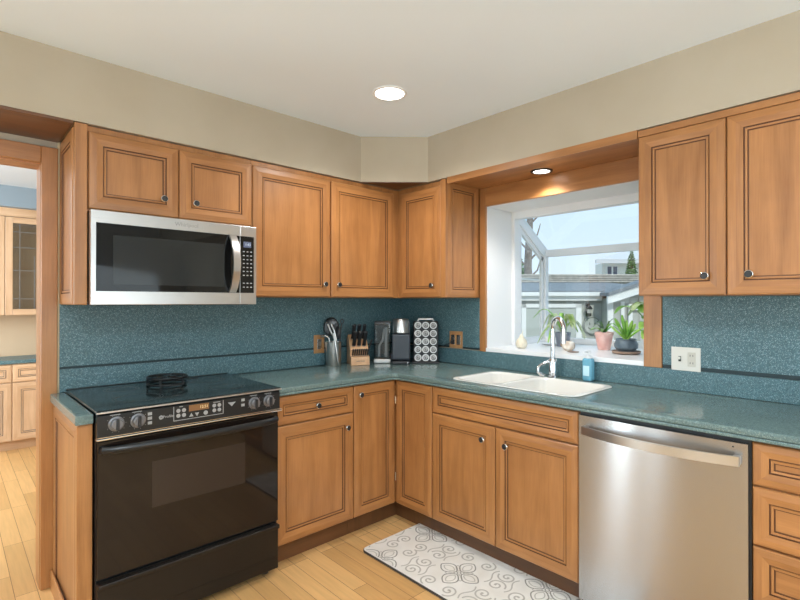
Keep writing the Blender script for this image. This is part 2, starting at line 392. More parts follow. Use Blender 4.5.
# ================================================================== STRUCTURE
struct('floor', B().box(-6, .28, -5.6, 3.3, -.05, 0), FLOOR)
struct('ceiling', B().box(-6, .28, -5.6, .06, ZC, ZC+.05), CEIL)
struct('ceiling_dining', B().box(-6, .28, .06, 3.3, ZC, ZC+.05), COOLC)
b = B(); b.box(0, .278, -5.6, -1.852, -.05, ZC); b.box(0, .278, -.848, .12, -.05, ZC); b.box(0, .278, -1.852, -.848, -.05, 1.035); b.box(0, .278, -1.852, -.848, 1.985, ZC)
struct('wall_window', b, WALLP)
b = B(); b.box(-2.30, 0, 0, .12, -.05, ZC); b.box(-6, -3.25, 0, .12, -.05, ZC); b.box(-3.25, -2.30, 0, .12, 2.0, ZC)
struct('wall_range', b, WALLP)
struct('wall_left', B().box(-6.1, -6, -5.6, 3.3, -.05, ZC), ROOMW)
struct('wall_back', B().box(-6, .28, -5.7, -5.6, -.05, ZC), ROOMW)
struct('wall_dining', B().box(-6, .28, 3.2, 3.3, -.05, ZC), ROOMW)
struct('wall_dining_side', B().box(-1.0, -.9, .12, 3.2, -.05, ZC), ROOMW)
b = B(); b.prism([(-6, 0, ZS), (-6, -.3574, ZS), (-.683, -.3574, ZS), (-.3615, -.65, ZS), (-.3615, -5.6, ZS), (0, -5.6, ZS), (0, 0, ZS)], (0, 0, ZC-ZS))
struct('wall_soffit', b, WALLP)
struct('wall_dining_soffit', B().box(-4, -1.0, 2.88, 3.2, 2.225, ZC), BLUEG)
# wooden boards under the soffits
b = B(); b.box(-3.2, -2.245, -.355, -.002, ZS-.012, ZS, grain=1)
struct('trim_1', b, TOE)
b = B(); b.box(-.345, -.001, -1.952, -.808, ZS-.020, ZS, grain=2); b.box(-.362, -.345, -1.952, -.812, 2.085, ZS, grain=2)
struct('trim_2', b, WOOD)
# wooden casing around the sink window
b = B(); b.box(-.02, 0, -.848, -.802, 1.0175, ZS-.02, bev=.002); b.box(-.02, 0, -1.938, -1.852, 1.0175, ZS-.02, bev=.002); b.box(-.02, 0, -1.852, -.848, 1.982, ZS-.02, bev=.002, grain=2)
struct('trim_3', b, WOOD)
b = B(); b.prism([(-.680, -.3575, ZS-.004), (-.362, -.647, ZS-.004), (-.362, -.362, ZS-.004)], (0, 0, .0038), grain=1); struct('trim_6', b, TOE)
# doorway casing
b = B(); b.box(-2.316, -2.251, -.022, 0, 0, 2.079, bev=.004); b.box(-3.25, -2.316, -.022, 0, 1.999, 2.079, bev=.004, grain=1); b.box(-3.325, -3.25, -.022, 0, 0, 2.079, bev=.004)
b.box(-2.318, -2.30, -.004, .12, 0, 1.999); b.box(-3.25, -2.318, -.004, .12, 1.993, 2.003, grain=1)
b.box(-2.316, -2.251, .12, .142, 0, 2.079, bev=.004)
struct('trim_4', b, WOOD)
b = B(); b.box(-2.251, -2.243, -.010, 0, 0, ZS-.013)
struct('trim_5', b, mat('beige_filler_strip', srgb(214, 196, 160), .7))

# ------------------------------------------------------------------ garden window
b = B()
b.box(-.001, .30, -.853, -.848, 1.036, 1.985); b.box(-.001, .30, -1.857, -1.852, 1.036, 1.985); b.box(-.001, .30, -1.852, -.848, 1.980, 1.985)
win = struct('window_1', b, WHITE)
win.name = 'window_1'
B().box(-.014, .30, -1.8515, -.8485, 1.018, 1.043, bev=.002).box(.30, .76, -1.90, -.80, 1.018, 1.043).build('window_sill', WHITES, win)
XF, ZR = .735, 1.72      # front plane, eave height
f = B()
for y0, y1 in ((-.878, -.838), (-1.862, -1.822)):
    f.box(.278, .345, y0, y1, 1.043, 1.992, bev=.002)      # post at wall
    f.box(XF-.045, XF, y0, y1, 1.043, ZR, bev=.003)        # front corner post
    f.prism([(.340, y0+.001, 1.988), (XF-.002, y0+.001, ZR+.02), (XF-.002, y0+.001, ZR-.035), (XF-.05, y0+.001, ZR-.040), (.340, y0+.001, 1.908)], (0, y1-y0-.002, 0))
    f.box(.344, XF-.04, y0+.005, y1-.005, 1.043, 1.068, bev=.002)
f.box(.281, .345, -1.8225, -.8775, 1.930, 1.985, bev=.003); f.box(XF-.043, XF-.001, -1.8225, -.8775, ZR-.03, ZR+.022, bev=.003)
f.box(XF-.043, XF-.001, -1.8225, -.8775, 1.0435, 1.085, bev=.003)
f.build('window_frame', WHITE, win)
s = B()                                                   # inner sash of the side light
y0, y1 = -.866, -.846
s.prism([(.346, y0+.001, 1.068), (.346, y0+.001, 1.89), (.385, y0+.001, 1.87), (.385, y0+.001, 1.068)], (0, y1-y0, 0)); s.prism([(.655, y0, 1.09), (.655, y0, 1.70), (.675, y0, 1.69), (.675, y0, 1.09)], (0, y1-y0, 0))
s.prism([(.345, y0, 1.905), (.69, y0, 1.685), (.69, y0, 1.645), (.345, y0, 1.865)], (0, y1-y0, 0)); s.box(.375, .675, y0, y1, 1.068, 1.09)
s.build('side_sash', WHITE, win)
B().box(.30, .70, -.846, -.832, 1.508, 1.522, bev=.002).build('shelf_rail', WHITE, win)
B().box(.722, .726, -1.83, -.87, 1.08, ZR-.02).build('front_pane', GLASS, win)
b = B(); b.prism([(.345, -.86, 1.952), (.345, -.86, 1.956), (.72, -.86, ZR+.014), (.72, -.86, ZR+.010)], (0, -.98, 0)); b.build('roof_pane', GLASS, win)
for yy, nm in ((-.862, 'side_pane'), (-1.844, 'side_pane')):
    b = B(); b.prism([(.345, yy, 1.06), (.345, yy, 1.93), (.70, yy, ZR-.03), (.70, yy, 1.06)], (0, .004, 0)); b.build(nm, GLASS, win)

# ================================================================== CABINETS
def knob(parent, pos, Nn):
    b = B(); b.lathe(pos, [(.0085, -.001), (.0075, .010), (.0160, .0135), (.0170, .017), (.0152, .0205), (.0136, .0213), (.0130, .0190), (.0005, .0200)], Nn, 20, mats=[0, 0, 0, 0, 0, 1, 1, 1])
    return b.build('knob', [NICKEL, BPLAST], parent)
def front(parent, name, plane, a0, a1, z0, z1, f=.055, kn=None, at=None, inner=True):
    """door or drawer front on wall A (plane='A': faces -Y at Y=at) or B (faces -X at X=at)"""
    b = B()
    if plane == 'A': b.panel((a0, at, z0), X, Z, -Y, a1-a0, z1-z0, .02, f, 1, inner=inner)
    else: b.panel((at, a0, z0), -Y, Z, -X, a0-a1, z1-z0, .02, f, 2, inner=inner)
    o = b.build(name, [WOOD, GLAZE], parent, smooth=False)
    if kn:
        p_ = (kn[0], at-.02, kn[1]) if plane == 'A' else (at-.02, kn[0], kn[1])
        knob(o, p_, -Y if plane == 'A' else -X)
    return o
FU, FB = -.342, -.61+.02-.0     # back planes of upper / base fronts
FB = -.592
# --- uppers on the range wall
c = thing('wall_cabinet', 'two-door honey maple cabinet above the microwave, beside the doorway', 'cabinet', (-1.83, -.17, 1.745), group='wall cabinets above the counters')
b = B(); b.box(-2.192, -1.431, -.341, -.003, 1.748, 2.119); b.build('body', WOOD, c)
front(c, 'door', 'A', -2.189, -1.813, 1.757, 2.092, kn=(-1.883, 1.838), at=FU); front(c, 'door', 'A', -1.808, -1.433, 1.757, 2.092, kn=(-1.734, 1.836), at=FU)
b = B(); b.box(-2.240, -2.193, -.362, -.330, 1.336, 2.119, bev=.003); b.box(-2.233, -2.193, -.330, -.003, 1.336, 2.119)
b.panel((-2.233, -.004, 1.336), -Y, Z, -X, .322, .77, .012, .05, 2, 0, 1); b.build('end_panel', [WOOD, GLAZE], c, smooth=False)

c = thing('wall_cabinet', 'tall two-door honey maple cabinet between the microwave and the corner', 'cabinet', (-.91, -.17, ZU), group='wall cabinets above the counters')
b = B(); b.box(-1.429, -.003, -.341, -.003, ZU, 2.119); b.build('body', WOOD, c)
front(c, 'door', 'A', -1.427, -.922, ZU+.004, 2.090, kn=(-.966, 1.455), at=FU); front(c, 'door', 'A', -.912, -.398, ZU+.004, 2.090, kn=(-.865, 1.455), at=FU)

c = thing('wall_cabinet', 'narrow single-door honey maple cabinet in the corner left of the window', 'cabinet', (-.17, -.58, ZU), group='wall cabinets above the counters')
b = B(); b.box(-.341, -.003, -.790, -.344, ZU, 2.119); b.build('body', WOOD, c)
b = B(); b.box(-.362, -.341, -.800, -.758, ZU, 2.119, bev=.002); b.build('face_stile', WOOD, c)
front(c, 'door', 'B', -.388, -.756, ZU+.004, 2.085, kn=(-.690, 1.455), at=FU)
b = B(); b.panel((-.341, -.788, ZU), X, Z, -Y, .318, .742, .012, .05, 1); b.build('side_panel', [WOOD, GLAZE], c, smooth=False)

c = thing('wall_cabinet', 'two-door honey maple cabinet right of the window', 'cabinet', (-.17, -2.3, ZU), group='wall cabinets above the counters')
b = B(); b.box(-.341, -.003, -2.635, -1.954, ZU, 2.119); b.build('body', WOOD, c)
b = B(); b.box(-.358, -.341, -2.635, -1.954, 2.090, 2.1195, bev=.002, grain=2); b.build('top_rail', WOOD, c)
front(c, 'door', 'B', -1.957, -2.292, ZU+.002, 2.088, kn=(-2.222, 1.455), at=FU); front(c, 'door', 'B', -2.297, -2.632, ZU+.002, 2.088, kn=(-2.372, 1.456), at=FU)

# --- base cabinets
ZB, ZTOP = .112, .872
def base_body(c, x0, x1, y0, y1, toe):
    b = B(); b.box(x0, x1, y0, y1, ZB-.004, ZTOP); b.build('body', WOOD, c)
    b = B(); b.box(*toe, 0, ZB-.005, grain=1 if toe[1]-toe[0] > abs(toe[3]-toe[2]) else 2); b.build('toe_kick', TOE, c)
c = thing('base_cabinet', 'slim honey maple filler cabinet with raised end panel left of the range', 'cabinet', (-2.244, -.3, 0), group='base cabinets beside the range')
b = B(); b.box(-2.256, -2.219, -.590, -.003, .09, ZTOP); b.build('body', WOOD, c)
b = B(); b.box(-2.272, -2.219, -.612, -.590, .0, ZTOP, bev=.003); b.build('face_stile', WOOD, c)
b = B(); b.panel((-2.256, -.024, .0), -Y, Z, -X, .564, .872, .014, .06, 2); b.build('end_panel', [WOOD, GLAZE], c, smooth=False)
b = B(); b.box(-2.279, -2.271, -.606, -.030, 0, .09, bev=.003, grain=2); b.build('base_moulding', WOOD, c)

c = thing('base_cabinet', 'honey maple base cabinet with one drawer over one door, right of the range', 'cabinet', (-1.18, -.3, 0), group='base cabinets beside the range')
base_body(c, -1.431, -.934, -.591, -.003, (-1.431, -.934, -.55, -.53))
front(c, 'drawer', 'A', -1.428, -.936, .722, .866, .042, kn=(-1.182, .794), at=FB); front(c, 'door', 'A', -1.428, -.936, ZB, .714, .058, kn=(-.985, .640), at=FB)

c = thing('corner_base_cabinet', 'honey maple inner corner base cabinet with a folding pair of narrow doors', 'cabinet', (-.6, -.6, 0))
b = B(); b.prism([(-.932, -.003, ZB-.004), (-.932, -.591, ZB-.004), (-.591, -.591, ZB-.004), (-.591, -.916, ZB-.004), (-.003, -.916, ZB-.004), (-.003, -.003, ZB-.004)], (0, 0, ZTOP-ZB+.004)); b.build('body', WOOD, c)
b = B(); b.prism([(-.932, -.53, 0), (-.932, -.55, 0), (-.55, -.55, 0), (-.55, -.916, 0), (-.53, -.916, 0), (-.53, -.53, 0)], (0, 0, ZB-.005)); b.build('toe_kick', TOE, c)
front(c, 'door', 'A', -.929, -.616, ZB, .866, .052, kn=(-.890, .812), at=FB); front(c, 'door', 'B', -.616, -.914, ZB, .866, .052, at=FB)
b = B()
for zz in (.25, .72): b = B(); b.cyl((-.612, -.612, zz), (-.612, -.612, zz+.05), .004); b.build('hinge', NICKEL, c)

c = thing('sink_base_cabinet', 'wide honey maple sink cabinet with a false drawer front over two doors', 'cabinet', (-.3, -1.36, 0))
b = B(); b.box(-.591, -.575, -1.798, -.918, ZB-.004, ZTOP); b.box(-.575, -.003, -.934, -.918, ZB-.004, ZTOP); b.box(-.575, -.003, -1.798, -1.782, ZB-.004, ZTOP); b.box(-.575, -.003, -1.782, -.934, ZB-.004, ZB+.014); b.build('body', WOOD, c)
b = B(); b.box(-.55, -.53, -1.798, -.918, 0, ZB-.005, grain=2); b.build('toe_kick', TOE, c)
front(c, 'drawer_front', 'B', -.920, -1.796, .722, .866, .042, at=FB)
front(c, 'door', 'B', -.920, -1.352, ZB, .714, .055, kn=(-1.283, .640), at=FB); front(c, 'door', 'B', -1.357, -1.796, ZB, .714, .055, kn=(-1.425, .635), at=FB)

c = thing('drawer_cabinet', 'honey maple stack of drawers right of the dishwasher', 'cabinet', (-.3, -2.66, 0))
base_body(c, -.591, -.003, -2.90, -2.426, (-.55, -.53, -2.90, -2.426))
for z0, z1 in ((.722, .866), (.517, .714), (.315, .509), (ZB, .307)): front(c, 'drawer', 'B', -2.428, -2.897, z0, z1, .046, kn=(-2.66, (z0+z1)/2), at=FB)

# ------------------------------------------------------------------ countertops and splashes
def rrect(x0, x1, y0, y1, r, n=6):
    P = []
    for cx_, cy_, a in ((x1-r, y1-r, 0), (x0+r, y1-r, PI/2), (x0+r, y0+r, PI), (x1-r, y0+r, 3*PI/2)):
        for k in range(n+1): P.append((cx_+r*math.cos(a+k*PI/2/n), cy_+r*math.sin(a+k*PI/2/n)))
    return P
def slab(polys, z0, z1, bev=0):
    cu = bpy.data.curves.new('s', 'CURVE'); cu.dimensions = '2D'; cu.fill_mode = 'BOTH'; cu.extrude = (z1-z0)/2-bev; cu.bevel_depth = bev; cu.bevel_resolution = 2; cu.offset = -bev
    for P in polys:
        sp = cu.splines.new('POLY'); sp.points.add(len(P)-1); sp.use_cyclic_u = True
        for i, q in enumerate(P): sp.points[i].co = (q[0], q[1], 0, 1)
    o = bpy.data.objects.new('s', cu); COL.objects.link(o)
    me = bpy.data.meshes.new_from_object(o.evaluated_get(bpy.context.evaluated_depsgraph_get()))
    bpy.data.objects.remove(o); bpy.data.curves.remove(cu)
    b = B(); vs = [b.bm.verts.new((v.co.x, v.co.y, v.co.z+(z0+z1)/2)) for v in me.vertices]
    for q in me.polygons:
        try: b.bm.faces.new([vs[i] for i in q.vertices])
        except ValueError: pass
    bpy.data.meshes.remove(me); bmesh.ops.remove_doubles(b.bm, verts=b.bm.verts, dist=1e-5)
    return b
SK = (-.553, -.140, -1.745, -1.015)       # sink cut-out x0 x1 y0 y1
Lp = [(-1.428, -.002), (-1.428, -.635), (-.66, -.635), (-.635, -.66), (-.635, -2.92), (-.002, -2.92), (-.002, -.002)]
b = slab([Lp, rrect(*SK, .06)], CT-.024, CT, .004)
top = b.build('countertop', COUNTER, origin=(-.6, -.6, CT-.024)); tag(top, 'long L-shaped speckled green countertop around the sink and corner', 'countertop')
b = slab([[(x_ if x_ > -1 else x_, y_) for x_, y_ in Lp], rrect(*SK, .06)], CT-.0385, CT-.0255, .003); b.build('lower_edge', COUNTER, top)
b = B(); b.box(-1.427, -.62, -.629, -.60, CT-.0256, CT-.0239, grain=1); b.box(-.629, -.60, -2.919, -.62, CT-.0256, CT-.0239, grain=2); b.build('edge_groove', SEAM, top)
b = B(); b.box(-2.280, -2.220, -.636, -.002, CT-.038, CT, bev=.004)
tag(b.build('countertop', COUNTER, origin=(-2.25, -.3, CT-.038)), 'narrow strip of green countertop left of the range', 'countertop')

def splash(label, parts_, loc):
    c = thing('backsplash', label, 'backsplash', loc)
    for nm, bx, m in parts_:
        b = B(); b.box(*bx, bev=.0008 if nm != 'seam' else 0); b.build(nm, m, c)
splash('teal speckled backsplash behind the range and knife block', [
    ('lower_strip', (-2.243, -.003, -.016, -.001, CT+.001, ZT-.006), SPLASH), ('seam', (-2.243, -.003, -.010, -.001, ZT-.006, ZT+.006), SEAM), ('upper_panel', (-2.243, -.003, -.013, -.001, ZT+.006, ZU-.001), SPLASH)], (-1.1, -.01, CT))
splash('teal speckled backsplash with wooden outlet, in the corner left of the window', [
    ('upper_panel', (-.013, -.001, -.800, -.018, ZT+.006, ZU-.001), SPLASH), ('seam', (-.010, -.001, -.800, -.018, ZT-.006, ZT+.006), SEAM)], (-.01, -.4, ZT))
splash('low teal backsplash strip running below the window sill', [
    ('lower_strip', (-.016, -.001, -2.92, -.018, CT+.001, 1.017), SPLASH)], (-.01, -1.4, CT))
splash('teal speckled backsplash with almond switch plate, right of the window', [
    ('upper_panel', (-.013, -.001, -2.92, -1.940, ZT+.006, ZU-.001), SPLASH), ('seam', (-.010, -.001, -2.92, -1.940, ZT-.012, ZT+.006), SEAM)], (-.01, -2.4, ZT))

# ------------------------------------------------------------------ sink, faucet, soap
c = thing('sink', 'cream double-bowl sink set in the green countertop', 'sink', (-.35, -1.38, .72))
def basin(b, x0, x1, y0, y1, ztop, zb, r):
    rings = [(0, ztop), (.004, ztop-.006), (.008, zb+.05), (.02, zb+.02), (.045, zb+.003), (.08, zb)]
    R = []
    for i, z in rings: R.append([b.bm.verts.new((x, y, z)) for x, y in rrect(x0+i, x1-i, y0+i, y1-i, max(r-i*.3, .02))])
    n = len(R[0])
    for a in range(len(R)-1):
        for k in range(n): b.bm.faces.new((R[a][k], R[a][(k+1) % n], R[a+1][(k+1) % n], R[a+1][k]))
    b.bm.faces.new(R[-1])
    return R[0]
ym = -1.315
b = slab([rrect(SK[0]-.014, SK[1]+.014, SK[2]-.014, SK[3]+.014, .070), rrect(SK[0]+.012, SK[1]-.012, ym+.010, SK[3]-.012, .06), rrect(SK[0]+.012, SK[1]-.012, SK[2]+.012, ym-.010, .06)], CT+.0006, CT+.004, .0012)
b.build('rim', SINKM, c)
for y0, y1 in ((ym+.010, SK[3]-.012), (SK[2]+.012, ym-.010)):
    b = B(); basin(b, SK[0]+.0125, SK[1]-.0125, y0, y1, CT+.003, .735, .06); o = b.build('bowl', SINKM, c)
    b = B(); b.lathe(((SK[0]+SK[1])/2, (y0+y1)/2, .736), [(.045, 0), (.045, .003), (.03, .001), (.001, .001)]); b.build('drain', CHROME, o)

c = thing('faucet', 'tall chrome gooseneck faucet behind the sink', 'faucet', (-.075, -1.372, CT+.007))
b = B(); b.lathe((-.075, -1.372, CT+.0005), [(.030, 0), (.030, .006), (.024, .010), (.024, .095), (.020, .105)]); b.build('body', CHROME, c)
pts = [(-.075, -1.372, CT+.10)]+[(-.075, -1.372, CT+.10+k*.03) for k in range(1, 7)]
dx, dy = -.55, -.835; r = .062; zc_ = CT+.28
for k in range(0, 13):
    a = PI*k/12; pts.append((-.075+dx*r*(1-math.cos(a)), -1.372+dy*r*(1-math.cos(a)), zc_+r*math.sin(a)))
ex, ey = pts[-1][0], pts[-1][1]; pts += [(ex, ey, zc_-.03)]
b = B(); b.tube(pts, .0135, 14); b.build('spout', CHROME, c)
b = B(); b.cyl((ex, ey, zc_-.075), (ex, ey, zc_-.03), .014, .0125); b.build('spray_head', CHROME, c)
b = B(); b.tube([(-.075, -1.372, CT+.10), (-.10, -1.345, CT+.085), (-.14, -1.33, CT+.07)], [.011, .009, .008], 12)
b.tube([(-.14, -1.33, CT+.07), (-.157, -1.325, CT+.055), (-.16, -1.325, CT+.035), (-.145, -1.335, CT+.018), (-.12, -1.345, CT+.012)], [.008, .008, .009, .010, .008], 12); b.build('lever', CHROME, c)

c = thing('soap_bottle', 'blue pump soap bottle standing behind the sink', 'bottle', (-.055, -1.575, CT+.0005))
b = B(); b.box(-.080, -.030, -1.602, -1.548, CT+.0005, CT+.125, bev=.012, seg=3); b.build('bottle_body', SOAP, c)
b = B(); b.box(-.0815, -.0805, -1.592, -1.558, CT+.03, CT+.085); b.build('bottle_label', mat('soap_label', (.55, .78, .86), .4), c)
b = B(); b.lathe((-.055, -1.575, CT+.122), [(.016, 0), (.016, .016), (.006, .018), (.006, .034), (.012, .035), (.012, .044), (.004, .046)]); b.box(-.10, -.055, -1.580, -1.570, CT+.157, CT+.166, bev=.002); b.build('pump', WHITE, c)

# ================================================================== MICROWAVE
c = thing('microwave', 'stainless over-the-range microwave under the short wall cabinet', 'microwave', (-1.815, -.21, 1.334))
b = B(); b.box(-2.188, -1.438, -.385, -.016, 1.345, 1.744); b.build('body', STEEL, c)
b = B(); b.box(-2.16, -1.46, -.37, -.02, 1.333, 1.345); b.build('underside_grille', BPLAST, c)
b = B(); b.box(-2.191, -1.5285, -.420, -.386, 1.336, 1.744, bev=.002, grain=1); d = b.build('door', STEEL, c)
b = B(); b.box(-2.172, -1.530, -.4225, -.4195, 1.395, 1.690, bev=.001); b.build('door_glass', BGLASS, d)
b = B(); b.box(-2.108, -1.612, -.4232, -.4224, 1.425, 1.640, bev=.0003); b.build('window', MWIN, d)
b = B(); pts = []
for k in range(13):
    t_ = k/12; pts.append((-1.572, -.428-.055*math.sin(PI*t_)**.75, 1.400+.287*t_))
P0 = pts
for i in range(12): pass
def strap(b, pts, hw, th):
    n = len(pts); A = []
    for i, q in enumerate(pts):
        q = Vector(q); dd = (Vector(pts[min(i+1, n-1)])-Vector(pts[max(i-1, 0)])).normalized(); nn = X.cross(dd)
        A.append([b.bm.verts.new(q+X*sx_*hw+nn*s2*th) for sx_, s2 in ((-1, -1), (1, -1), (1, 1), (-1, 1))])
    for i in range(n-1):
        for k in range(4): b.bm.faces.new((A[i][k], A[i][(k+1) % 4], A[i+1][(k+1) % 4], A[i+1][k]))
    b.bm.faces.new(A[0][::-1]); b.bm.faces.new(A[-1])
strap(b, pts, .018, .006); b.build('handle', STEEL, d)
b = B(); text_mesh(b, 'Whirlpool', .026, (-1.795, -.4204, 1.717), X, Z); b.build('logo', mat('silver_print', (.30, .29, .28), .4), d)
b = B(); b.box(-1.5275, -1.437, -.420, -.386, 1.336, 1.744, bev=.002, grain=1); d = b.build('control_panel', STEEL, c)
b = B(); b.box(-1.5265, -1.452, -.4225, -.4195, 1.395, 1.690, bev=.001); b.build('keypad_glass', BGLASS, d)
b = B(); b.box(-1.510, -1.468, -.4232, -.4224, 1.632, 1.662, bev=.0003); b.build('display', BLUED, d)
b = B(); text_mesh(b, '1:43', .018, (-1.486, -.4234, 1.647), X, Z); b.build('digits', BLUEDD, d)
b = B()
for r_ in range(10):
    if r_ == 7: continue
    for k in range(3):
        b = B(); b.box(-1.513+k*.020, -1.503+k*.020, -.4230, -.4224, 1.607-r_*.0205, 1.6125-r_*.0205); b.build('key', PRINT, d)

# ================================================================== RANGE
c = thing('range', 'black slide-in electric range with glass oven door', 'range', (-1.826, -.33, 0))
b = B(); b.box(-2.214, -1.438, -.640, -.035, .035, .903); b.build('body', BLACK, c)
b = B(); b.box(-2.205, -1.447, -.60, -.10, 0.02, .035); 
for x_ in (-2.18, -1.475):
    for y_ in (-.59, -.12): b.cyl((x_, y_, 0), (x_, y_, .034), .018)
b.build('levelling_feet', BPLAST, c)
b = B(); b.prism([(-2.2185, -.018, .9155), (-2.2185, -.662, .9155), (-2.2185, -.672, .920), (-2.2185, -.664, .927), (-2.2185, -.018, .927)], (.7885, 0, 0), bev=.002); o = b.build('cooktop', CTOP, c)
b = B(); b.box(-2.2185, -1.430, -.045, -.0175, .9272, .9295, bev=.001); b.build('rear_trim', BLACK, o)
b = B(); b.box(-1.70, -1.62, -.105, -.085, .9272, .929); b.build('surface_indicator', BPLAST, o)
for cx_, cy_, r_ in ((-2.02, -.47, .10), (-1.62, -.47, .085), (-2.02, -.19, .075), (-1.62, -.19, .10)):
    b = B()
    for rr in (r_, r_-.012):
        pts = [(cx_+rr*math.cos(2*PI*k/40), cy_+rr*math.sin(2*PI*k/40)) for k in range(41)]; b.ribbon(pts, .0015, .927, .9274)
    b.build('burner_marking', BURN, o)
b = B(); b.box(-2.2185, -1.430, -.6735, -.6700, .9165, .9225); b.build('front_trim', STEEL, o)
PY = -.668
b = B(); b.prism([(-2.216, -.640, .812), (-2.216, PY, .812), (-2.216, PY, .906), (-2.216, PY+.010, .9148), (-2.216, -.640, .9148)], (.780, 0, 0), bev=.002); d = b.build('control_panel', BLACK, c)
b = B(); b.box(-2.219, -1.428, PY-.010, PY+.02, .8135, .820, bev=.002); b.box(-2.2165, -1.4295, PY-.003, PY+.01, .8225, .8245); b.build('chrome_strip', CHROME, d)
for x_ in (-2.150, -2.072, -1.571, -1.496):
    b = B(); b.lathe((x_, PY-.0003, .870), [(.029, 0), (.028, .003), (.023, .004), (.021, .020), (.018, .022), (.001, .022)], -Y, 24); b.box(x_-.005, x_+.005, PY-.032, PY-.018, .849, .891, m=1, bev=.002); b.build('knob', [GREYK, BPLAST], d)
b = B(); W_ = PY-.0006
for x_ in (-2.150, -2.072, -1.571, -1.496):
    for dx_ in (-.022, -.004): b.box(x_+dx_, x_+dx_+.018, W_, PY, .9045, .9075)
    for k in range(9):
        a = math.radians(-60+k*37.5); b.box(x_+.034*math.sin(a)-.001, x_+.034*math.sin(a)+.001, W_, PY, .870+.034*math.cos(a)-.001, .870+.034*math.cos(a)+.001)
for x_, z_ in ((-2.028, .890), (-2.028, .872), (-2.028, .853), (-1.627, .892), (-1.627, .868)): b.box(x_-.008, x_+.008, W_, PY, z_-.006, z_+.006)
for x0, x1, z0, z1 in ((-1.936, -1.720, .843, .8455), (-1.936, -1.9335, .843, .905), (-1.7225, -1.720, .843, .905)): b.box(x0, x1, W_, PY, z0, z1)
for k in range(2):
    for r_ in range(2):
        b.lathe((-1.916+k*.023, PY, .864+r_*.021), [(.0085, 0), (.0085, .0008)], -Y, 12); b.lathe((-1.762+k*.023, PY, .864+r_*.021), [(.0085, 0), (.0085, .0008)], -Y, 12)
b.box(-1.912, -1.898, W_, PY, .900, .903); b.box(-1.766, -1.735, W_, PY, .898, .901)
for x_, s_ in ((-1.862, 1), (-1.838, -1)): b.prism([(x_-.009, PY, .859-s_*.007), (x_+.009, PY, .859-s_*.007), (x_, PY, .859+s_*.009)], (0, -.0006, 0))
b.lathe((-1.800, PY, .860), [(.0095, 0), (.0095, .0008)], -Y, 14)
b.prism([(-1.700, PY, .889), (-1.662, PY, .889), (-1.672, PY, .880), (-1.681, PY, .870), (-1.690, PY, .880)], (0, -.0006, 0))
b.lathe((-1.985, PY, .868), [(.0085, 0), (.0085, .0008)], -Y, 16); text_mesh(b, 'Profile', .016, (-1.957, PY-.0004, .868), X, Z); b.build('panel_print', PRINT, d)
b = B(); text_mesh(b, 'GE', .009, (-1.985, PY-.0012, .868), X, Z); b.build('logo', BPLAST, d)
b = B(); b.box(-1.872, -1.786, PY-.0012, PY+.001, .8755, .902); o = b.build('display', AMBER, d)
b = B(); text_mesh(b, '12:51', .017, (-1.808, PY-.0016, .8885), X, Z); b.build('digits', AMBERD, o)
b = B(); b.box(-2.212, -1.440, -.660, -.6405, .272, .806, bev=.004); d = b.build('oven_door', OGLASS, c)
b = B(); b.box(-2.017, -1.613, -.6606, -.6595, .50, .690, bev=.0003); b.build('window', OWIN, d)
b = B(); pts = [(-2.195, -.655, .772)]
for k in range(21):
    t_ = k/20; pts.append((-2.195+.738*t_, -.672-.038*math.sin(PI*t_)**.5, .774))
pts.append((-1.457, -.655, .772)); b.tube(pts, .0125, 12, flat=1.25); b.build('handle', BLACK, d)
b = B(); b.box(-2.212, -1.440, -.662, -.6405, .040, .258, bev=.004); b.box(-2.212, -1.440, -.678, -.660, .238, .258, bev=.004); b.box(-2.20, -1.452, -.6634, -.662, .098, .101); b.build('storage_drawer', mat('black_satin_drawer', (.012, .009, .007), .30, IOR=1.40), c)

# trivet on the cooktop
c = thing('trivet', 'round black wire trivet standing on the cooktop', 'trivet', (-1.815, -.205, .9272))
tx, ty, tz = -1.815, -.205, .9272
ring = lambda r_, z_, n=36: [(tx+r_*math.cos(2*PI*k/n), ty+r_*math.sin(2*PI*k/n), z_) for k in range(n)]
b = B(); b.tube(ring(.092, tz+.040), .006, 8, closed=True); b.tube(ring(.078, tz+.040), .003, 8, closed=True)
for a in range(0, 180, 60):
    a = math.radians(a); b.tube([(tx-.09*math.cos(a), ty-.09*math.sin(a), tz+.040), (tx+.09*math.cos(a), ty+.09*math.sin(a), tz+.040)], .0035, 8)
b.build('top_grid', BLACK, c)
b = B(); b.tube(ring(.088, tz+.008), .0055, 8, closed=True); b.build('base_ring', BLACK, c)
for k in range(5):
    a = 2*PI*k/5+.3; px, py = tx+.09*math.cos(a), ty+.09*math.sin(a)
    b = B(); b.tube([(px, py, tz+.004), (px, py, tz+.040)], .005, 8); b.sphere((px, py, tz+.0065), .0065); b.build('leg', BLACK, c)

# ================================================================== DISHWASHER
c = thing('dishwasher', 'stainless steel dishwasher with bowed bar handle', 'dishwasher', (-.31, -2.112, 0))
b = B(); b.box(-.590, -.02, -2.420, -1.802, .02, .862); b.box(-.5975, -.590, -2.4235, -1.8005, .05, .872); b.build('body', BPLAST, c)
b = B(); n = 16; R0 = []
for k in range(n+1):
    t_ = k/n; yy = -1.806-.612*t_; xx = -.622-.008*math.sin(PI*t_); R0.append((xx, yy))
b.prism([(-.598, -2.418, .060)]+[(-.598, -1.806, .060)]+[(x_, y_, .060) for x_, y_ in R0], (0, 0, .797), grain=2, flat=0); d = b.build('door', STEELA, c)
b = B(); pts = [(-.645-.048*math.sin(PI*k/16)**.9-.003, -1.832-.566*k/16, .800) for k in range(17)]
n = len(pts); A = []
for i, q in enumerate(pts): A.append([b.bm.verts.new((q[0]+ddx, q[1], q[2]+dz)) for ddx, dz in ((-.006, -.017), (-.006, .017), (.006, .017), (.006, -.017))])
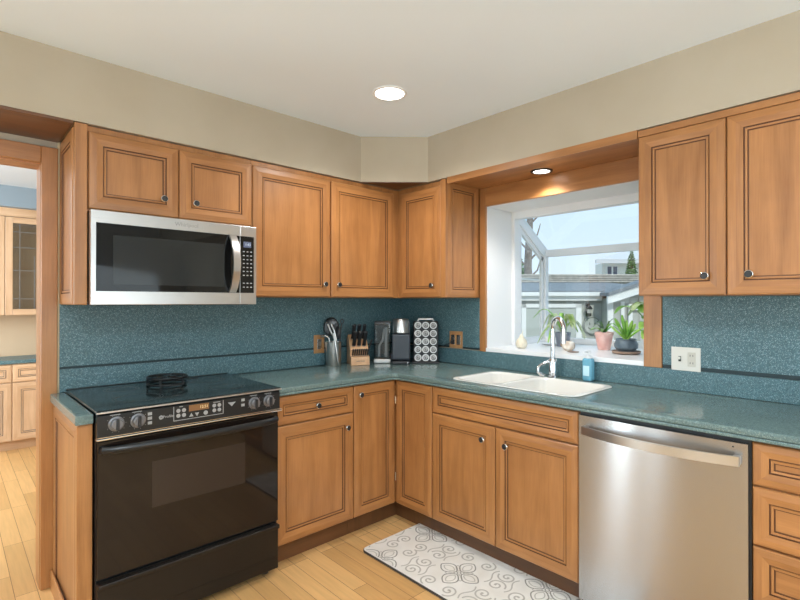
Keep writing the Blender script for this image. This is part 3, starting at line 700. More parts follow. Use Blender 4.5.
for i in range(n-1):
    for k in range(4):
        fc = b.bm.faces.new((A[i][k], A[i][(k+1) % 4], A[i+1][(k+1) % 4], A[i+1][k])); fc[b.g] = 2
b.bm.faces.new(A[0]); b.bm.faces.new(A[-1][::-1])
for y_ in (-1.842, -2.388): b.box(-.645, -.618, y_-.010, y_+.010, .785, .815)
b.build('handle', STEEL, d)
b = B(); b.lathe((-.624, -2.375, .842), [(.0025, 0), (.0025, .0012)], -X, 10); b.build('indicator_light', BPLAST, d)
b = B(); b.box(-.560, -.545, -2.415, -1.806, .0, .055); b.build('toe_plate', BPLAST, c)

# ================================================================== OUTLETS
def plate(name, label, plane, a, z, w_, h_, m, dv, off=.0135):
    c = thing(name, label, 'outlet', (a, -off, z) if plane == 'A' else (-off, a, z))
    def bx(nm, da0, da1, z0, z1, d0, d1, m_, par, bev=.001):
        b = B()
        if plane == 'A': b.box(a+da0, a+da1, -off-d1, -off-d0, z+z0, z+z1, bev=bev)
        else: b.box(-off-d1, -off-d0, a-da1, a-da0, z+z0, z+z1, bev=bev)
        return b.build(nm, m_, par)
    bx('plate', -w_/2, w_/2, -h_/2, h_/2, 0, .006, m, c, .002)
    for x_, k in dv:
        if k == 'switch':
            bx('switch_slot', x_-.006, x_+.006, -.013, .013, .006, .0068, SLOT, c); bx('toggle', x_-.004, x_+.004, -.002, .010, .006, .016, ALMOND, c)
        else:
            o = bx('receptacle', x_-.017, x_+.017, -.034, .034, .006, .0078, ALMONDD if k == 'a' else NICKEL, c)
            for zz in (-.018, .018):
                for q in (-.006, .006):
                    b = B()
                    if plane == 'A': b.box(a+x_+q-.0012, a+x_+q+.0012, -off-.0084, -off-.0078, z+zz-.004, z+zz+.005)
                    else: b.box(-off-.0084, -off-.0078, a-x_-q-.0012, a-x_-q+.0012, z+zz-.004, z+zz+.005)
                    b.build('slot', SLOT, o)
    return c
plate('switch_outlet_plate', 'almond double plate with switch and outlet right of the window', 'B', -2.046, 1.071, .128, .114, ALMOND, ((-.026, 'switch'), (.026, 'a')))
plate('outlet_plate', 'wooden double outlet plate with a black plug, left of the window', 'B', -.592, 1.083, .118, .118, OUTW, ((-.026, 'n'), (.026, 'n')))
plate('outlet_plate', 'single wooden outlet plate half hidden behind the utensil crock', 'A', -.775, 1.060, .085, .125, OUTW, ((0, 'n'),))

# ================================================================== COUNTER THINGS
YAW = -.7507
# utensil crock
cc = (-.715, -.100); c = thing('utensil_crock', 'stainless steel crock of utensils left of the knife block', 'crock', (*cc, CT+.0005))
b = B(); b.lathe((*cc, CT+.0005), [(.050, 0), (.052, .004), (.052, .160), (.053, .164), (.050, .164), (.049, .158), (.049, .006), (.001, .006)], n=32, caps=True); b.build('cup', STEEL, c)
RT, FW = Vector((math.cos(YAW), math.sin(YAW), 0)), Vector((-math.sin(YAW), math.cos(YAW), 0))
def upt(a, d, z): return Vector((cc[0], cc[1], CT))+RT*a+FW*d+Z*z
def utensil(name, label, make, cat='utensil'):
    c = thing(name, label, cat, upt(0, 0, .02), group='utensils in the crock'); make(c)
def m1(c):
    b = B(); b.tube([upt(.02, .012, .012), upt(.0, .018, .20)], .005, 8); b.build('handle', BLACK, c)
    b = B(); b.lathe(upt(-.015, .008, .265), [(.003, -.006), (.045, -.005), (.052, .0), (.045, .004), (.003, .001)], (-FW+RT*.1+Z*.1), 24, sy=1.25); b.build('head', BLACK, c)
utensil('skimmer', 'broad round black skimmer at the back of the utensil crock', m1)
def m2(c):
    b = B(); b.tube([upt(-.01, -.012, .012), upt(.025, -.008, .20)], .005, 8); b.build('handle', BPLAST, c)
    b = B(); b.sphere(upt(.032, -.008, .225), .034, sz=1.3, sx=.8, sy=.5); b.build('bowl', BPLAST, c)
utensil('cooking_spoon', 'black cooking spoon on the right in the utensil crock', m2)
def m3(c):
    b = B()
    for s_ in (-1, 1): b.tube([upt(.022+s_*.004, -.032, .170), upt(.0+s_*.012, -.040, .235), upt(-.022+s_*.012, -.030, .285)], [.005, .006, .005], 8)
    b.tube([upt(.040, -.046, .02), upt(.030, -.056, .09), upt(.020, -.058, .165), upt(.008, -.050, .225)], [.004, .007, .007, .006], 8); b.build('arm', STEEL, c)
utensil('tongs', 'long steel tongs hooked over the front of the utensil crock', m3)
def m4(c):
    b = B(); b.tube([upt(.03, .028, .012), upt(.046, .030, .24), upt(.054, .032, .285)], .0045, 8); b.build('handle', BPLAST, c)
    b = B(); R_ = [upt(.055, .032, .300)+RT*.011*math.cos(2*PI*k/16)+Z*.016*math.sin(2*PI*k/16) for k in range(16)]; b.tube(R_, .0035, 6, closed=True); b.build('hanging_loop', BPLAST, c)
utensil('ladle', 'black ladle handle with a hanging loop rising from the utensil crock', m4)
def m5(c):
    b = B(); b.tube([upt(.01, -.01, .012), upt(-.03, -.01, .19)], .005, 8); b.build('handle', STEEL, c)
    b = B(); b.tube([upt(-.03, -.01, .19), upt(-.055, -.01, .205), upt(-.085, -.012, .200)], [.005, .010, .008], 8); b.build('grip', CHROME, c)
utensil('peeler', 'small chrome tool leaning left out of the utensil crock', m5)

# knife block (own frame: front = -y)
KB = thing('knife_block', 'light wooden knife block beside the utensil crock', 'knife block', (-.540, -.150, CT+.0005), YAW+.30, local=True)
prof = [(-.07, 0), (-.07, .056), (-.035, .066), (-.035, .105), (.045, .205), (.09, .180), (.09, 0)]
b = B(); b.prism([(-.064, y_, z_) for y_, z_ in prof], (.128, 0, 0), bev=.002); b.build('block', BLOCK, KB)
b = B(); text_mesh(b, 'HENCKELS', .013, (0, -.0704, .028), X, Z); b.build('block_print', PRINTD, KB)
MK = Matrix.Translation((-.540, -.150, CT+.0005)) @ Matrix.Rotation(YAW+.30, 4, 'Z')
nrm = Vector((0, -.76, .65)).normalized()
def knife(o_local, d, L_, r_, label, proto=None):
    c = thing('knife', label, 'knife', MK @ Vector(o_local), YAW+.30, group='knives in the wooden block', local=True)
    if proto is None:
        b = B(); b.tube([d*.002, d*.010], [r_*1.05, r_*1.05], 10, flat=.6); b.build('bolster', STEEL, c)
        b = B(); b.tube([d*.0105, d*L_*.35, d*L_*.7, d*L_*.95, d*L_], [r_, r_*.9, r_, r_*1.1, r_*.5], 10, flat=.65); h_ = b.build('handle', BPLAST, c)
    else:
        for ch in proto.children:
            x_ = ch.copy(); COL.objects.link(x_); x_.parent = c
            for g in ch.children:
                y_ = g.copy(); COL.objects.link(y_); y_.parent = x_
    return c
du = Vector((0, -.50, .866)); pr = None
names = (('left', 'middle', 'right'), ('left', 'middle', 'right'))
for r_ in range(2):
    for k in range(3):
        yy = -.018+r_*.036; zz = .105+(yy+.035)*(.100/.080)
        pr2 = knife((-.036+k*.036, yy, zz), du, .125, .0135, 'large black-handled knife, %s of the %s row at the top of the block' % (names[r_][k], ('front', 'back')[r_]), pr)
        pr = pr or pr2
pr = None; words = ('leftmost', 'second from the left', 'third from the left', 'fourth from the left', 'fourth from the right', 'third from the right', 'second from the right', 'rightmost')
ds = Vector((0, -.55, .83)).normalized()
for k in range(8):
    pr2 = knife((-.052+k*.0148, -.052, .0612), ds, .064, .0064, 'small black steak knife, %s in the low front row of the block' % words[k], pr)
    pr = pr or pr2
k_ = knife((.066, -.02, .1), Vector((.25, -.3, .9)).normalized(), .08, .009, 'black-handled kitchen shears in the right side of the knife block')
k_.name = 'kitchen_shears'; k_['category'] = 'shears'

# coffee maker (own frame)
CM = thing('coffee_maker', 'black and silver pod coffee maker with clear water tank', 'coffee maker', (-.264, -.280, CT+.0005), YAW, local=True)
b = B(); b.box(-.010, .070, -.055, .10, .0, .30, bev=.008); b.box(-.075, .07, .05, .10, 0, .06, bev=.006); b.build('body', DPLAST, CM)
b = B(); b.lathe((.006, -.050, .215), [(.060, 0), (.064, .004), (.064, .085), (.058, .098), (.030, .102), (.001, .102)], n=28, sx=1.0, sy=.9); b.build('brew_head', STEEL, CM)
b = B(); b.box(-.056, .070, -.105, -.02, .030, .210, bev=.012, seg=3); b.build('front_cover', DPLAST, CM)
b = B(); b.box(-.054, .068, -.115, -.03, 0, .022, bev=.006); o = b.build('drip_tray', BPLAST, CM)
b = B(); b.box(.048, .056, -.116, -.112, .004, .018); b.build('tray_foot', CHROME, o)
b = B(); b.box(-.185, -.066, -.045, .075, .030, .290, bev=.012, seg=3); o = b.build('water_tank', CLEAR, CM)
b = B(); b.box(-.182, -.069, -.042, .072, .268, .296, bev=.006); b.build('tank_lid', DPLAST, o)
b = B(); b.box(-.186, -.064, -.048, .078, 0, .030, bev=.006); b.build('tank_base', STEEL, CM)
b = B(); b.tube([(-.150, .02, .04), (-.148, .02, .12), (-.125, .02, .16), (-.112, .02, .24)], .008, 8); b.tube([(-.100, .0, .04), (-.100, .0, .25)], .010, 8); b.build('tank_fittings', mat('grey_plastic', (.35, .37, .38), .35), o)
IM = (Matrix.Translation((-.264, -.280, CT+.0005)) @ Matrix.Rotation(YAW, 4, 'Z')).inverted()
pl = Vector((-.020, -.566, 1.066))
b = B(); b.box(-.012, .012, -.010, .0, -.012, .012, bev=.003); bmesh.ops.transform(b.bm, matrix=IM @ Matrix.Translation((-.024, -.566, 1.066)) @ Matrix.Rotation(-PI/2, 4, 'Z'), verts=b.bm.verts); b.build('plug', BPLAST, CM)
b = B(); pts = [(-.036, -.566, 1.064), (-.05, -.555, 1.055), (-.05, -.50, 1.035), (-.04, -.42, 1.02), (-.05, -.33, 1.0), (-.12, -.22, .98), (-.215, -.20, .955)]; b.tube([IM @ Vector(q) for q in pts], .0035, 8); b.build('cord', BPLAST, CM)

# pod rack with 15 pods (own frame)
PC = Vector((-.140, -.415, CT+.0005)); PM = Matrix.Translation(PC) @ Matrix.Rotation(YAW-.06, 4, 'Z')
PRk = thing('pod_rack', 'black countertop rack holding coffee pods beside the coffee maker', 'pod rack', PC, YAW-.06, local=True)
b = B(); b.box(-.097, .097, -.055, .055, 0, .012, bev=.005); b.build('base', BPLAST, PRk)
b = B(); b.box(-.090, .090, -.020, .040, .0125, .298, bev=.012, seg=3); b.build('column', BPLAST, PRk)
b = B(); b.tube([(-.055, .01, .296), (-.05, .01, .311), (.05, .01, .311), (.055, .01, .296)], .006, 10, flat=1.4); b.build('handle', STEEL, PRk)
b = B()
for k in range(3):
    for r_ in range(5): b.lathe((-.054+k*.054, -.020, .040+r_*.057), [(.0265, -.002), (.0265, .012), (.0245, .012), (.0245, 0)], (0, -1, 0), 20, caps=False)
b.build('pod_rings', BPLAST, PRk)
rw = ('bottom', 'fourth', 'middle', 'second', 'top'); cw = ('left', 'centre', 'right'); proto = None
FOIL = mat('pod_foil', (.66, .66, .65), .35); PODP = noisy(mat('pod_print', (.12, .12, .13), .4), (.03, .03, .035, 1), (.45, .43, .40, 1), 60)
for r_ in range(5):
    for k in range(3):
        lab = 'white-rimmed coffee pod, %s column, %s row of the black pod rack' % (cw[k], rw[r_])
        loc = PM @ Vector((-.054+k*.054, -.0225, .040+r_*.057))
        if proto is None:
            c = thing('coffee_pod', lab, 'coffee pod', loc, YAW-.06, 'coffee pods in the rack', local=True)
            b = B(); b.lathe((0, 0, 0), [(.018, .0), (.0225, .012), (.0255, .0125), (.0255, .0145), (.019, .0150), (.018, .0142), (.001, .0142)], (0, -1, 0), 24); b.build('cup', FOIL, c)
            b = B(); b.lathe((0, -.01425, 0), [(.0172, 0), (.0172, .0006)], (0, -1, 0), 20); b.lathe((0, -.0148, 0), [(.0105, .0002), (.0105, .0006), (.0085, .0006), (.0085, .0002)], (0, -1, 0), 18, m=1, caps=False); b.build('lid_print', [PODP, FOIL], c)
            proto = c
        else:
            c = proto.copy(); COL.objects.link(c); c.location = loc; c['label'] = lab
            for ch in proto.children:
                x_ = ch.copy(); COL.objects.link(x_); x_.parent = c

# ================================================================== WINDOW SILL THINGS
ZI = 1.0435
def pot(name, label, loc, prof, m, group=None, cat='potted plant', soil=None):
    c = thing(name, label, cat, (*loc, ZI), group=group)
    b = B(); b.lathe((*loc, ZI), prof, n=28); b.build('pot', m, c)
    if soil:
        b = B(); b.lathe((*loc, ZI+soil[1]-.004), [(soil[0], 0), (soil[0], .004)], n=24); b.build('soil', SOIL, c)
    return c
def arch(base, az, L_, rise, droop, n=8):
    d = Vector((math.cos(az), math.sin(az), 0)); base = Vector(base)
    return [base+d*L_*t_+Z*(rise*math.sin(PI*min(t_*1.1, 1)*.62)*1.0-droop*t_*t_) for t_ in [i/(n-1) for i in range(n)]]
# cream pear
b = B(); b.lathe((.13, -1.03, ZI), [(.020, 0), (.032, .006), (.038, .028), (.033, .050), (.018, .068), (.013, .080), (.008, .090), (.001, .092)], n=24)
pe = b.build('ceramic_pear', CREAMC, origin=(.13, -1.03, ZI)); tag(pe, 'small cream pear-shaped vase at the left end of the window sill', 'vase')
b = B(); b.tube([(.13, -1.03, ZI+.088), (.132, -1.034, ZI+.10), (.137, -1.037, ZI+.112)], .003, 8); b.build('stem', CREAMC, pe)
# white tray behind
b = B(); b.lathe((.50, -1.03, ZI), [(.05, 0), (.07, .012), (.066, .012), (.048, .004), (.001, .004)], n=24)
tag(b.build('dish', WHITES, origin=(.50, -1.03, ZI)), 'shallow white dish behind the cream pear vase', 'dish')
# arching plant in grey pot
L1 = (.44, -1.155); c = pot('potted_plant', 'arching long-leaved plant in a grey pot behind the faucet', L1, [(.036, 0), (.040, .004), (.052, .090), (.052, .098), (.047, .098), (.045, .085)], GRAYP, soil=(.045, .088))
random.seed(3); k = 0
for i in range(17):
    az = math.radians(-175+i*22+random.uniform(-9, 9)); L_ = random.uniform(.13, .22)*(.72 if math.sin(az) < -.2 else 1); b = B()
    b.leaf(arch((*L1, ZI+.085), az, L_, random.uniform(.10, .21), random.uniform(.08, .19), 9), random.uniform(.024, .034), m=0); b.build('leaf', (LEAFP, LEAF, LEAFP)[i % 3], c)
# mottled little pot
b = B(); b.lathe((.225, -1.310, ZI), [(.022, 0), (.036, .012), (.040, .030), (.034, .050), (.024, .058), (.022, .058), (.020, .05)], n=24)
o = b.build('stoneware_pot', MOTTL, origin=(.225, -1.31, ZI)); tag(o, 'small mottled round stoneware pot right of the faucet spout', 'pot')
b = B(); b.tube([(.225, -1.276, ZI+.040), (.225, -1.262, ZI+.045), (.225, -1.258, ZI+.032), (.225, -1.270, ZI+.020)], .004, 8); b.build('handle', MOTTL, o)
b = B(); b.lathe((.14, -1.385, ZI), [(.030, 0), (.036, .004), (.034, .004), (.001, .002)], n=20)
tag(b.build('coaster', TERRA, origin=(.14, -1.385, ZI)), 'thin brown coaster on the sill right of the stoneware pot', 'coaster')
# pink pot
L2 = (.44, -1.44); c = pot('potted_plant', 'small dark-leaved plant in a pink tapered pot', L2, [(.036, 0), (.038, .003), (.054, .092), (.057, .094), (.057, .112), (.051, .112), (.048, .095)], PINK, soil=(.049, .100))
for i, (az, L_, rs, dr) in enumerate(((2.6, .10, .05, .02), (2.2, .07, .07, .02), (3.4, .08, .05, .03), (-.6, .10, .06, .03), (-1.2, .08, .10, .0), (1.2, .06, .08, .0), (-1.8, .09, .08, .02))):
    b = B(); b.leaf(arch((*L2, ZI+.098), az, L_, rs, dr), .024); b.build('leaf', LEAFD if i % 3 else LEAF, c)
b = B(); b.tube([(*L2, ZI+.098), (L2[0], L2[1]-.015, ZI+.14), (L2[0]-.005, L2[1]-.035, ZI+.185)], [.005, .005, .004], 8); b.build('stem', LEAFD, c)
# blue-grey bowl on saucer
L3 = (.285, -1.640); 
b = B(); b.lathe((*L3, ZI), [(.062, 0), (.078, .006), (.080, .018), (.075, .018), (.070, .010), (.001, .010)], n=30)
tag(b.build('saucer', TERRA, origin=(*L3, ZI)), 'brown clay saucer under the blue-grey bowl planter', 'saucer')
ZI += .0105
c = pot('potted_plant', 'thick green plant in a blue-grey bowl planter on a saucer', L3, [(.040, 0), (.044, .004), (.064, .026), (.066, .048), (.056, .068), (.060, .078), (.055, .078), (.050, .068)], GRAYB, soil=(.052, .070))
random.seed(5)
for i, (a_, l_, h_) in enumerate(((1.9, .06, .13), (2.3, .09, .09), (1.2, .03, .15), (-1.2, .05, .10), (-2.0, .05, .12), (.3, .03, .12), (2.8, .05, .08), (-1.6, .09, .08))):
    d_ = Vector((math.cos(a_), math.sin(a_), 0)); s0 = Vector((*L3, ZI+.066)); b = B()
    b.tube([s0, s0+d_*l_*.4+Z*h_*.45, s0+d_*l_*.8+Z*h_*.8, s0+d_*l_+Z*h_], [.007, .010, .011, .005], 8, flat=.6); b.build('fleshy_leaf', LEAFL if i % 2 else LEAF, c)
ZI -= .0105
# vine at the right end
L4 = (.58, -1.655); c = pot('trailing_plant', 'leafy pale green vine climbing at the right end of the window sill', L4, [(.030, 0), (.042, .070), (.045, .074), (.040, .074), (.038, .066)], WHITE, soil=(.038, .068))
stem = [Vector((*L4, ZI+.06)), Vector((.57, -1.665, ZI+.14)), Vector((.55, -1.645, ZI+.20)), Vector((.52, -1.615, ZI+.25)), Vector((.50, -1.66, ZI+.27))]
b = B(); b.tube(stem, .003, 8); b.build('stem', LEAF, c)
random.seed(11)
for i in range(18):
    q = stem[1+i % 4]+Vector((random.uniform(-.02, .02), random.uniform(-.03, .03), random.uniform(-.03, .03))); az = random.uniform(1.2, 5.2)
    b = B(); b.leaf(arch(q, az, random.uniform(.08, .13), .03, .06, 7), random.uniform(.045, .062)); b.build('leaf', (LEAFL, LEAF, LEAFL, LEAFP)[i % 4], c)

# ================================================================== MAT
mx0, mx1, my0, my1 = -.995, -.520, -1.98, -.755
c = thing('floor_mat', 'cream kitchen mat with grey scroll pattern on the wood floor by the sink', 'mat', ((mx0+mx1)/2, (my0+my1)/2, 0))
b = slab([rrect(mx0, mx1, my0, my1, .03)], .0005, .012, .002); b.build('cushion', MATE, c)
b = slab([rrect(mx0+.003, mx1-.003, my0+.003, my1-.003, .028)], .0122, .0136, 0); b.build('cloth', MATM, c)
b = B(); zz = .0138; mcx, mcy = (mx0+mx1)/2, (my0+my1)/2
def inside(q): return mx0+.008 < q[0] < mx1-.008 and my0+.008 < q[1] < my1-.008
def put(pts, wd, m):
    run = []
    for q in pts+[None]:
        if q is not None and inside(q): run.append(q)
        else:
            if len(run) > 1: b.ribbon(run, wd, zz, zz, m)
            run = []
def spiral(cx_, cy_, r0, turns, a0, hand, wd=.006, m=0, tail=.0):
    pts = []
    for k in range(41):
        t_ = k/40; a = a0+hand*turns*2*PI*t_; r_ = r0*(1-.86*t_); pts.append((cx_+r_*math.cos(a), cy_+r_*math.sin(a)))
    put(pts, wd, m)
    q = (cx_+r0*.12*math.cos(a0+hand*turns*2*PI), cy_+r0*.12*math.sin(a0+hand*turns*2*PI))
    put([(q[0]-.006, q[1]), (q[0], q[1]), (q[0]+.006, q[1])], .012, m)
def petal(cx_, cy_, a, L_, wd_, m=1, lw=.006):
    for s_ in (-1, 1):
        pts = []
        for k in range(15):
            t_ = k/14; u_ = L_*t_; v_ = s_*wd_*math.sin(PI*t_)**.8; pts.append((cx_+u_*math.cos(a)-v_*math.sin(a), cy_+u_*math.sin(a)+v_*math.cos(a)))
        put(pts, lw, m)
for mx_, my_ in ((-.79, -1.27), (-.985, -.90), (-.60, -.90), (-.985, -1.64), (-.60, -1.64), (-.79, -2.0)):
    for k in range(4):
        a = k*PI/2; ca, sa = math.cos(a), math.sin(a); cd_, sd_ = math.cos(a+PI/4), math.sin(a+PI/4)
        petal(mx_+.016*ca, my_+.016*sa, a, .100, .040, 1, .0065); petal(mx_+.030*ca, my_+.030*sa, a, .068, .020, 0, .005); petal(mx_+.020*cd_, my_+.020*sd_, a+PI/4, .050, .010, 0, .004)
    put([(mx_+.010*math.cos(2*PI*k/10), my_+.010*math.sin(2*PI*k/10)) for k in range(11)], .005, 1)
    for sx_ in (-1, 1):
        for sy_ in (-1, 1):
            spiral(mx_+sx_*.150, my_+sy_*.060, .044, 1.5, PI/2*(1-sx_), sx_*sy_, .0085); spiral(mx_+sx_*.050, my_+sy_*.185, .046, 1.5, PI/2*sy_, -sx_*sy_, .0085)
            put([(mx_+sx_*(.03+.13*t_), my_+sy_*(.128+.012*math.sin(PI*t_*2))) for t_ in [i/16 for i in range(17)]], .007, 0)
b.build('scroll_pattern', [MATP, MATD], c, fix=False, smooth=False)

# ================================================================== CEILING LIGHTS
def downlight(label, loc, r, power, sp, dirz=-1):
    c = thing('recessed_light', label, 'ceiling light', loc)
    x_, y_, z_ = loc
    b = B(); b.lathe((x_, y_, z_-.0002), [(r*(1.18 if sp else 1.32), 0), (r*(1.16 if sp else 1.28), .004), (r, .006), (r*.98, .003), (r*.97, .0005)], (0, 0, -1), 32, caps=False); b.build('trim_ring', WHITE if sp else BRONZE, c)
    b = B(); b.lathe((x_, y_, z_-.0002), [(r*.975, 0), (r*.98, .002), (r*.6, .004), (.001, .0045)], (0, 0, -1), 32); b.build('lens', LAMPW, c)
    l = bpy.data.lights.new('lamp', 'SPOT'); l.energy = power; l.spot_size = math.radians(150 if sp else 132); l.spot_blend = .6; l.shadow_soft_size = r*.8; l.color = (1, .97, .93)
    o = bpy.data.objects.new('lamp', l); COL.objects.link(o); o.parent = c; o.location = (0, 0, -.03)
downlight('round recessed light shining in the white ceiling', (-.985, -.975, ZC), .075, 42, True)
downlight('small recessed light in the wooden soffit above the window', (-.125, -1.330, ZS-.020), .048, 16, False)

# ================================================================== DINING ROOM CABINETS
c = thing('buffet_cabinet', 'pale maple buffet base cabinet with drawers and doors beyond the doorway', 'cabinet', (-2.3, 2.98, 0))
b = B(); b.box(-3.6, -1.3, 2.772, 3.198, .09, .788); b.build('body', PALE, c)
b = B(); b.box(-3.6, -1.3, 2.83, 3.198, 0, .09, grain=1); b.build('toe_kick', PALE, c)
for x0, x1 in ((-3.10, -2.655), (-2.65, -2.205), (-2.20, -1.755), (-1.75, -1.31)):
    for z0, z1, nm, f_ in ((.625, .780, 'drawer', .04), (.095, .615, 'door', .06)):
        b = B(); b.panel((x0, 2.772, z0), X, Z, -Y, x1-x0, z1-z0, .02, f_, 1); b.build(nm, [PALE, mat('grey_glaze', (.12, .10, .09), .5)], c, smooth=False)
b = B(); b.box(-3.62, -1.28, 2.745, 3.197, .789, .822, bev=.004)
tag(b.build('countertop', SPLASH, origin=(-2.4, 2.97, .789)), 'teal countertop of the pale buffet beyond the doorway', 'countertop')
c = thing('hutch_cabinet', 'pale maple hutch with leaded glass doors beyond the doorway', 'cabinet', (-2.3, 3.08, 1.22))
b = B(); b.box(-3.6, -1.3, 3.10, 3.198, 1.22, 2.21); b.box(-3.6, -1.3, 2.972, 3.10, 1.22, 1.235); b.box(-3.6, -1.3, 2.972, 3.10, 2.16, 2.224); b.build('body', PALE, c)
b = B(); b.box(-3.6, -1.3, 2.965, 2.972, 2.145, 2.224, grain=1); b.build('top_rail', PALE, c)
LEAD = mat('lead_came', (.25, .25, .25), .4, .6)
for x0, x1 in ((-3.12, -2.685), (-2.68, -2.245), (-2.24, -1.805), (-1.80, -1.36)):
    z0, z1, f_ = 1.225, 2.14, .055
    b = B(); b.box(x0, x0+f_, 2.950, 2.971, z0, z1, bev=.003); b.box(x1-f_, x1, 2.950, 2.971, z0, z1, bev=.003); b.box(x0+f_, x1-f_, 2.950, 2.971, z0, z0+f_, bev=.003, grain=1); b.box(x0+f_, x1-f_, 2.950, 2.971, z1-f_, z1, bev=.003, grain=1); d = b.build('door', PALE, c)
    b = B(); b.box(x0+f_, x1-f_, 2.960, 2.963, z0+f_, z1-f_); b.build('glass', GLASS2, d)
    b = B(); xa, xb = x0+f_, x1-f_; w_ = xb-xa
    for q in (.16, .84): b.box(xa+w_*q-.003, xa+w_*q+.003, 2.957, 2.966, z0+f_, z1-f_)
    for q in (.12, .45, .72, .9): b.box(xa, xb, 2.957, 2.966, z0+f_+(z1-z0-2*f_)*q-.003, z0+f_+(z1-z0-2*f_)*q+.003)
    b.box(xa+w_*.5-.003, xa+w_*.5+.003, 2.957, 2.966, z0+f_, z1-f_-.3); b.build('leading', LEAD, d)
struct('wall_dining_backsplash', B().box(-3.6, -1.3, 3.19, 3.1995, .823, 1.219), mat('tan_panel', srgb(206, 180, 148), .6))

# ================================================================== OUTSIDE
cw_, sw_ = math.cos(YAW), math.sin(YAW)
CAM = Vector((-2.6403, -2.8269, 0))
GZ = -.75
ROT = YAW
def outp(u, d, z): return CAM+RT*u+FW*d+Z*z     # metres right of / ahead of the viewpoint
ground = B(); ground.box(1.2, 40, -20, 40, GZ-.1, GZ); struct('ground', ground, GRASSM)
# garage: own frame, x = right, y = away, origin on the ground in front of the viewpoint axis
GO = CAM+FW*9.0; GO.z = GZ
gar = thing('garage', 'low pale grey board-and-batten garage with a gabled wing outside the window', 'building', GO, ROT, local=True)
b = B(); b.box(-1.0, 3.86, 0, 3.5, 0, 2.30); 
for k in range(17): 
    x_ = .9+k*.18
    b.box(x_-.012, x_+.012, -.018, 0, 0, 2.28)
for k in range(9):
    x_ = -.85+k*.2; b.box(x_-.010, x_+.010, -.03, 0, 0, 2.28)
b.build('wall', SIDING, gar)
b = B(); b.box(2.30, 3.28, -.03, -.018, 0, 1.98); 
b.build('door', mat('grey_door', srgb(178, 182, 172), .6), gar)
b = B(); b.box(2.24, 2.32, -.05, 0, 0, 2.06); b.box(3.24, 3.34, -.05, 0, 0, 2.06); b.box(2.24, 3.34, -.05, 0, 1.99, 2.06); b.build('door_trim', TRIMW, gar)
b = B(); b.prism([(-1.2, -.14, 2.26), (-1.2, -.14, 2.30), (-1.2, 3.2, 2.585), (-1.2, 3.2, 2.53)], (6.4, 0, 0)); b.build('roof', ROOFM, gar)
b = B(); b.box(-1.2, 3.70, -.18, -.10, 2.20, 2.27, bev=.01); b.box(-1.2, 3.70, -.10, -.06, 2.12, 2.20); b.build('gutter', TRIMW, gar)
b = B(); b.box(-1.2, 6.0, 3.22, 3.5, 2.40, 2.79)
for k in range(4): b.box(-1.2, 6.0, 3.14, 3.22, 2.590+k*.053, 2.622+k*.053)
b.build('ridge_fascia', TANR, gar)
# gabled wing to the right
wg = gar
b = B(); b.prism([(3.72, -.30, 0), (3.72, -.30, 2.16), (5.2, -.30, 2.62), (7.0, -.30, 2.16), (7.0, -.30, 0)], (0, .30, 0))
for k in range(20):
    x_ = 3.80+k*.16; b.box(x_-.012, x_+.012, -.318, -.30, 0, 2.10+max(0, min((x_-3.72)*.31, .4)))
b.build('gable_wall', SIDING, wg)
b = B(); b.box(3.70, 3.80, -.33, -.30, 0, 2.10); b.box(3.94, 4.00, -.33, -.30, 0, 2.10); b.build('corner_board', TRIMW, wg)
b = B(); b.prism([(3.62, -.52, 2.06), (3.62, -.52, 2.20), (5.2, -.52, 2.70), (5.2, -.52, 2.56)], (0, .05, 0)); b.build('rake_board', TRIMW, wg)
b = B(); b.prism([(3.62, -.55, 2.20), (3.62, -.55, 2.26), (5.2, -.55, 2.76), (7.0, -.55, 2.20), (7.0, -.55, 2.14), (5.2, -.55, 2.70)], (0, .5, 0)); b.build('gable_roof', ROOFM, wg)
b = B(); b.box(4.06, 4.13, -.36, -.32, 0, 2.0); b.box(4.06, 5.4, -.36, -.32, 1.95, 2.06); b.build('gable_door_trim', TRIMW, wg)
# lantern and smiling plaque on the garage wall
c = thing('wall_lantern', 'dark bronze wall lantern on the garage wall', 'lantern', GO+RT*3.45+FW*(-.02)+Z*1.86, ROT, local=True)
b = B(); b.box(-.03, .03, -.02, 0, -.03, .22, bev=.01); b.tube([(0, -.02, .17), (0, -.07, .22), (0, -.11, .18)], .014, 8); b.build('bracket', BRONZE, c)
b = B(); b.lathe((0, -.11, 0), [(.02, -.03), (.035, -.02), (.038, .03), (.042, .10), (.06, .11), (.015, .17)], n=6, mats=[0, 0, 1, 0, 0]); b.build('lamp_cage', [BRONZE, mat('lantern_glass', (.45, .43, .38), .2)], c)
c = thing('wall_plaque', 'round pale plaque with a smiling face on the garage wall', 'plaque', GO+RT*3.52+FW*(-.02)+Z*1.66, ROT, local=True)
zc_ = 0
b = B(); b.lathe((0.02, -.001, zc_), [(.165, 0), (.165, .02), (.150, .022), (.148, .014), (.001, .014)], (0, -1, 0), 28); b.build('disc', SIDING, c)
b = B()
for sx_ in (-1, 1): b.tube([(.02+sx_*.055, -.018, zc_+.055), (.02+sx_*.045, -.018, zc_+.03), (.02+sx_*.05, -.018, zc_+.01)], .010, 6)
b.tube([(.02+.08*math.cos(math.radians(a)), -.018, zc_+.0+.07*math.sin(math.radians(a))) for a in range(205, 340, 15)], .008, 6); b.tube([(.02+.152*math.cos(2*PI*k/28), -.022, zc_+.152*math.sin(2*PI*k/28)) for k in range(28)], .008, 6, closed=True); b.build('face', mat('plaque_print', srgb(128, 128, 120), .7), c)
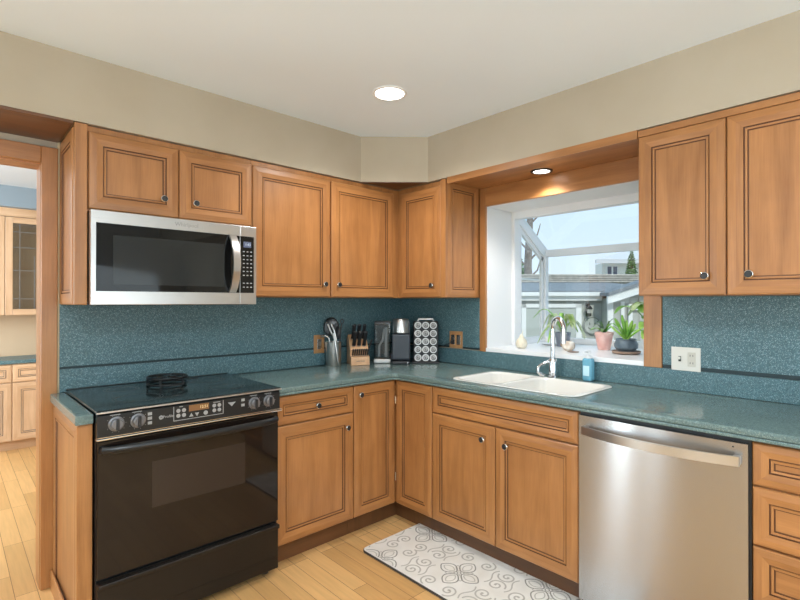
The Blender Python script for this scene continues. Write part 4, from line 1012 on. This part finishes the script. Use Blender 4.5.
# house further off
HO = CAM+FW*26; HO.z = GZ
c = thing('house', 'cream two-storey house behind the garage roof', 'building', HO, ROT, local=True)
b = B(); b.box(10.8, 22, 0, .9, 0, 4.15); b.build('wall', HOUSEW, c)
b = B(); b.prism([(10.2, -.7, 4.10), (10.2, -.7, 4.28), (22.6, -.7, 4.28), (22.6, -.7, 4.10)], (0, .12, 0)); b.prism([(10.2, -.7, 4.26), (14.0, 1.2, 5.3), (22.6, 1.2, 5.3), (22.6, -.7, 4.26)], (0, 0, .05)); b.build('roof', [mat('pale_roof', srgb(206, 208, 208), .8)], c)
w_ = B(); w_.box(11.02, 11.62, -.06, 0, 3.35, 4.02); w_ = w_.build('window', TRIMW, c)
b = B(); b.box(11.07, 11.27, -.075, -.055, 3.40, 3.97); b.box(11.37, 11.57, -.075, -.055, 3.40, 3.97); b.build('pane', mat('dark_pane', srgb(84, 88, 104), .2), w_)
def conifer(name, label, u, d, h, r, z0=GZ, seed=1):
    o = outp(u, d, z0); c = thing(name, label, 'tree', o); random.seed(seed)
    b = B(); b.cyl(o, o+Z*h*.9, r*.10, r*.03, 8); b.build('trunk', BARK, c)
    b = B(); n = 46
    for i in range(n):
        t_ = i/(n-1); z_ = h*(.12+.86*t_); rr = r*(1-t_)**.8+.05
        for k in range(14):
            a = random.uniform(0, 2*PI); L_ = rr*random.uniform(.7, 1.1); dd = Vector((math.cos(a), math.sin(a), 0))
            b.leaf([o+Z*z_, o+dd*L_*.5+Z*(z_+.04), o+dd*L_+Z*(z_-L_*.15)], L_*.55, m=0, th=.02)
    b.build('foliage', PINEM, c)
conifer('conifer_tree', 'dense green conifer in front of the cream house', 9.75, 20.5, 4.35, .66)
conifer('pine_tree', 'small distant pine seen through the side pane of the window', 5.12, 20.5, 3.95, .5, seed=4)
o_ = outp(4.07, 15.3, GZ); c = thing('bare_tree', 'tall bare grey tree trunk seen through the side pane of the window', 'tree', o_); random.seed(8)
b = B(); b.tube([o_, o_+Z*1.5+RT*.03, o_+Z*3.2-RT*.05, o_+Z*5+RT*.03], [.16, .14, .12, .09], 10); b.build('trunk', BARK, c)
b = B()
for k in range(10):
    z_ = 2+k*.28; s_ = 1 if k % 2 else -1; b.tube([o_+Z*z_, o_+Z*(z_+.25)+RT*s_*.25, o_+Z*(z_+.6)+RT*s_*.35], [.04, .025, .01], 6)
b.build('branches', BARK, c)
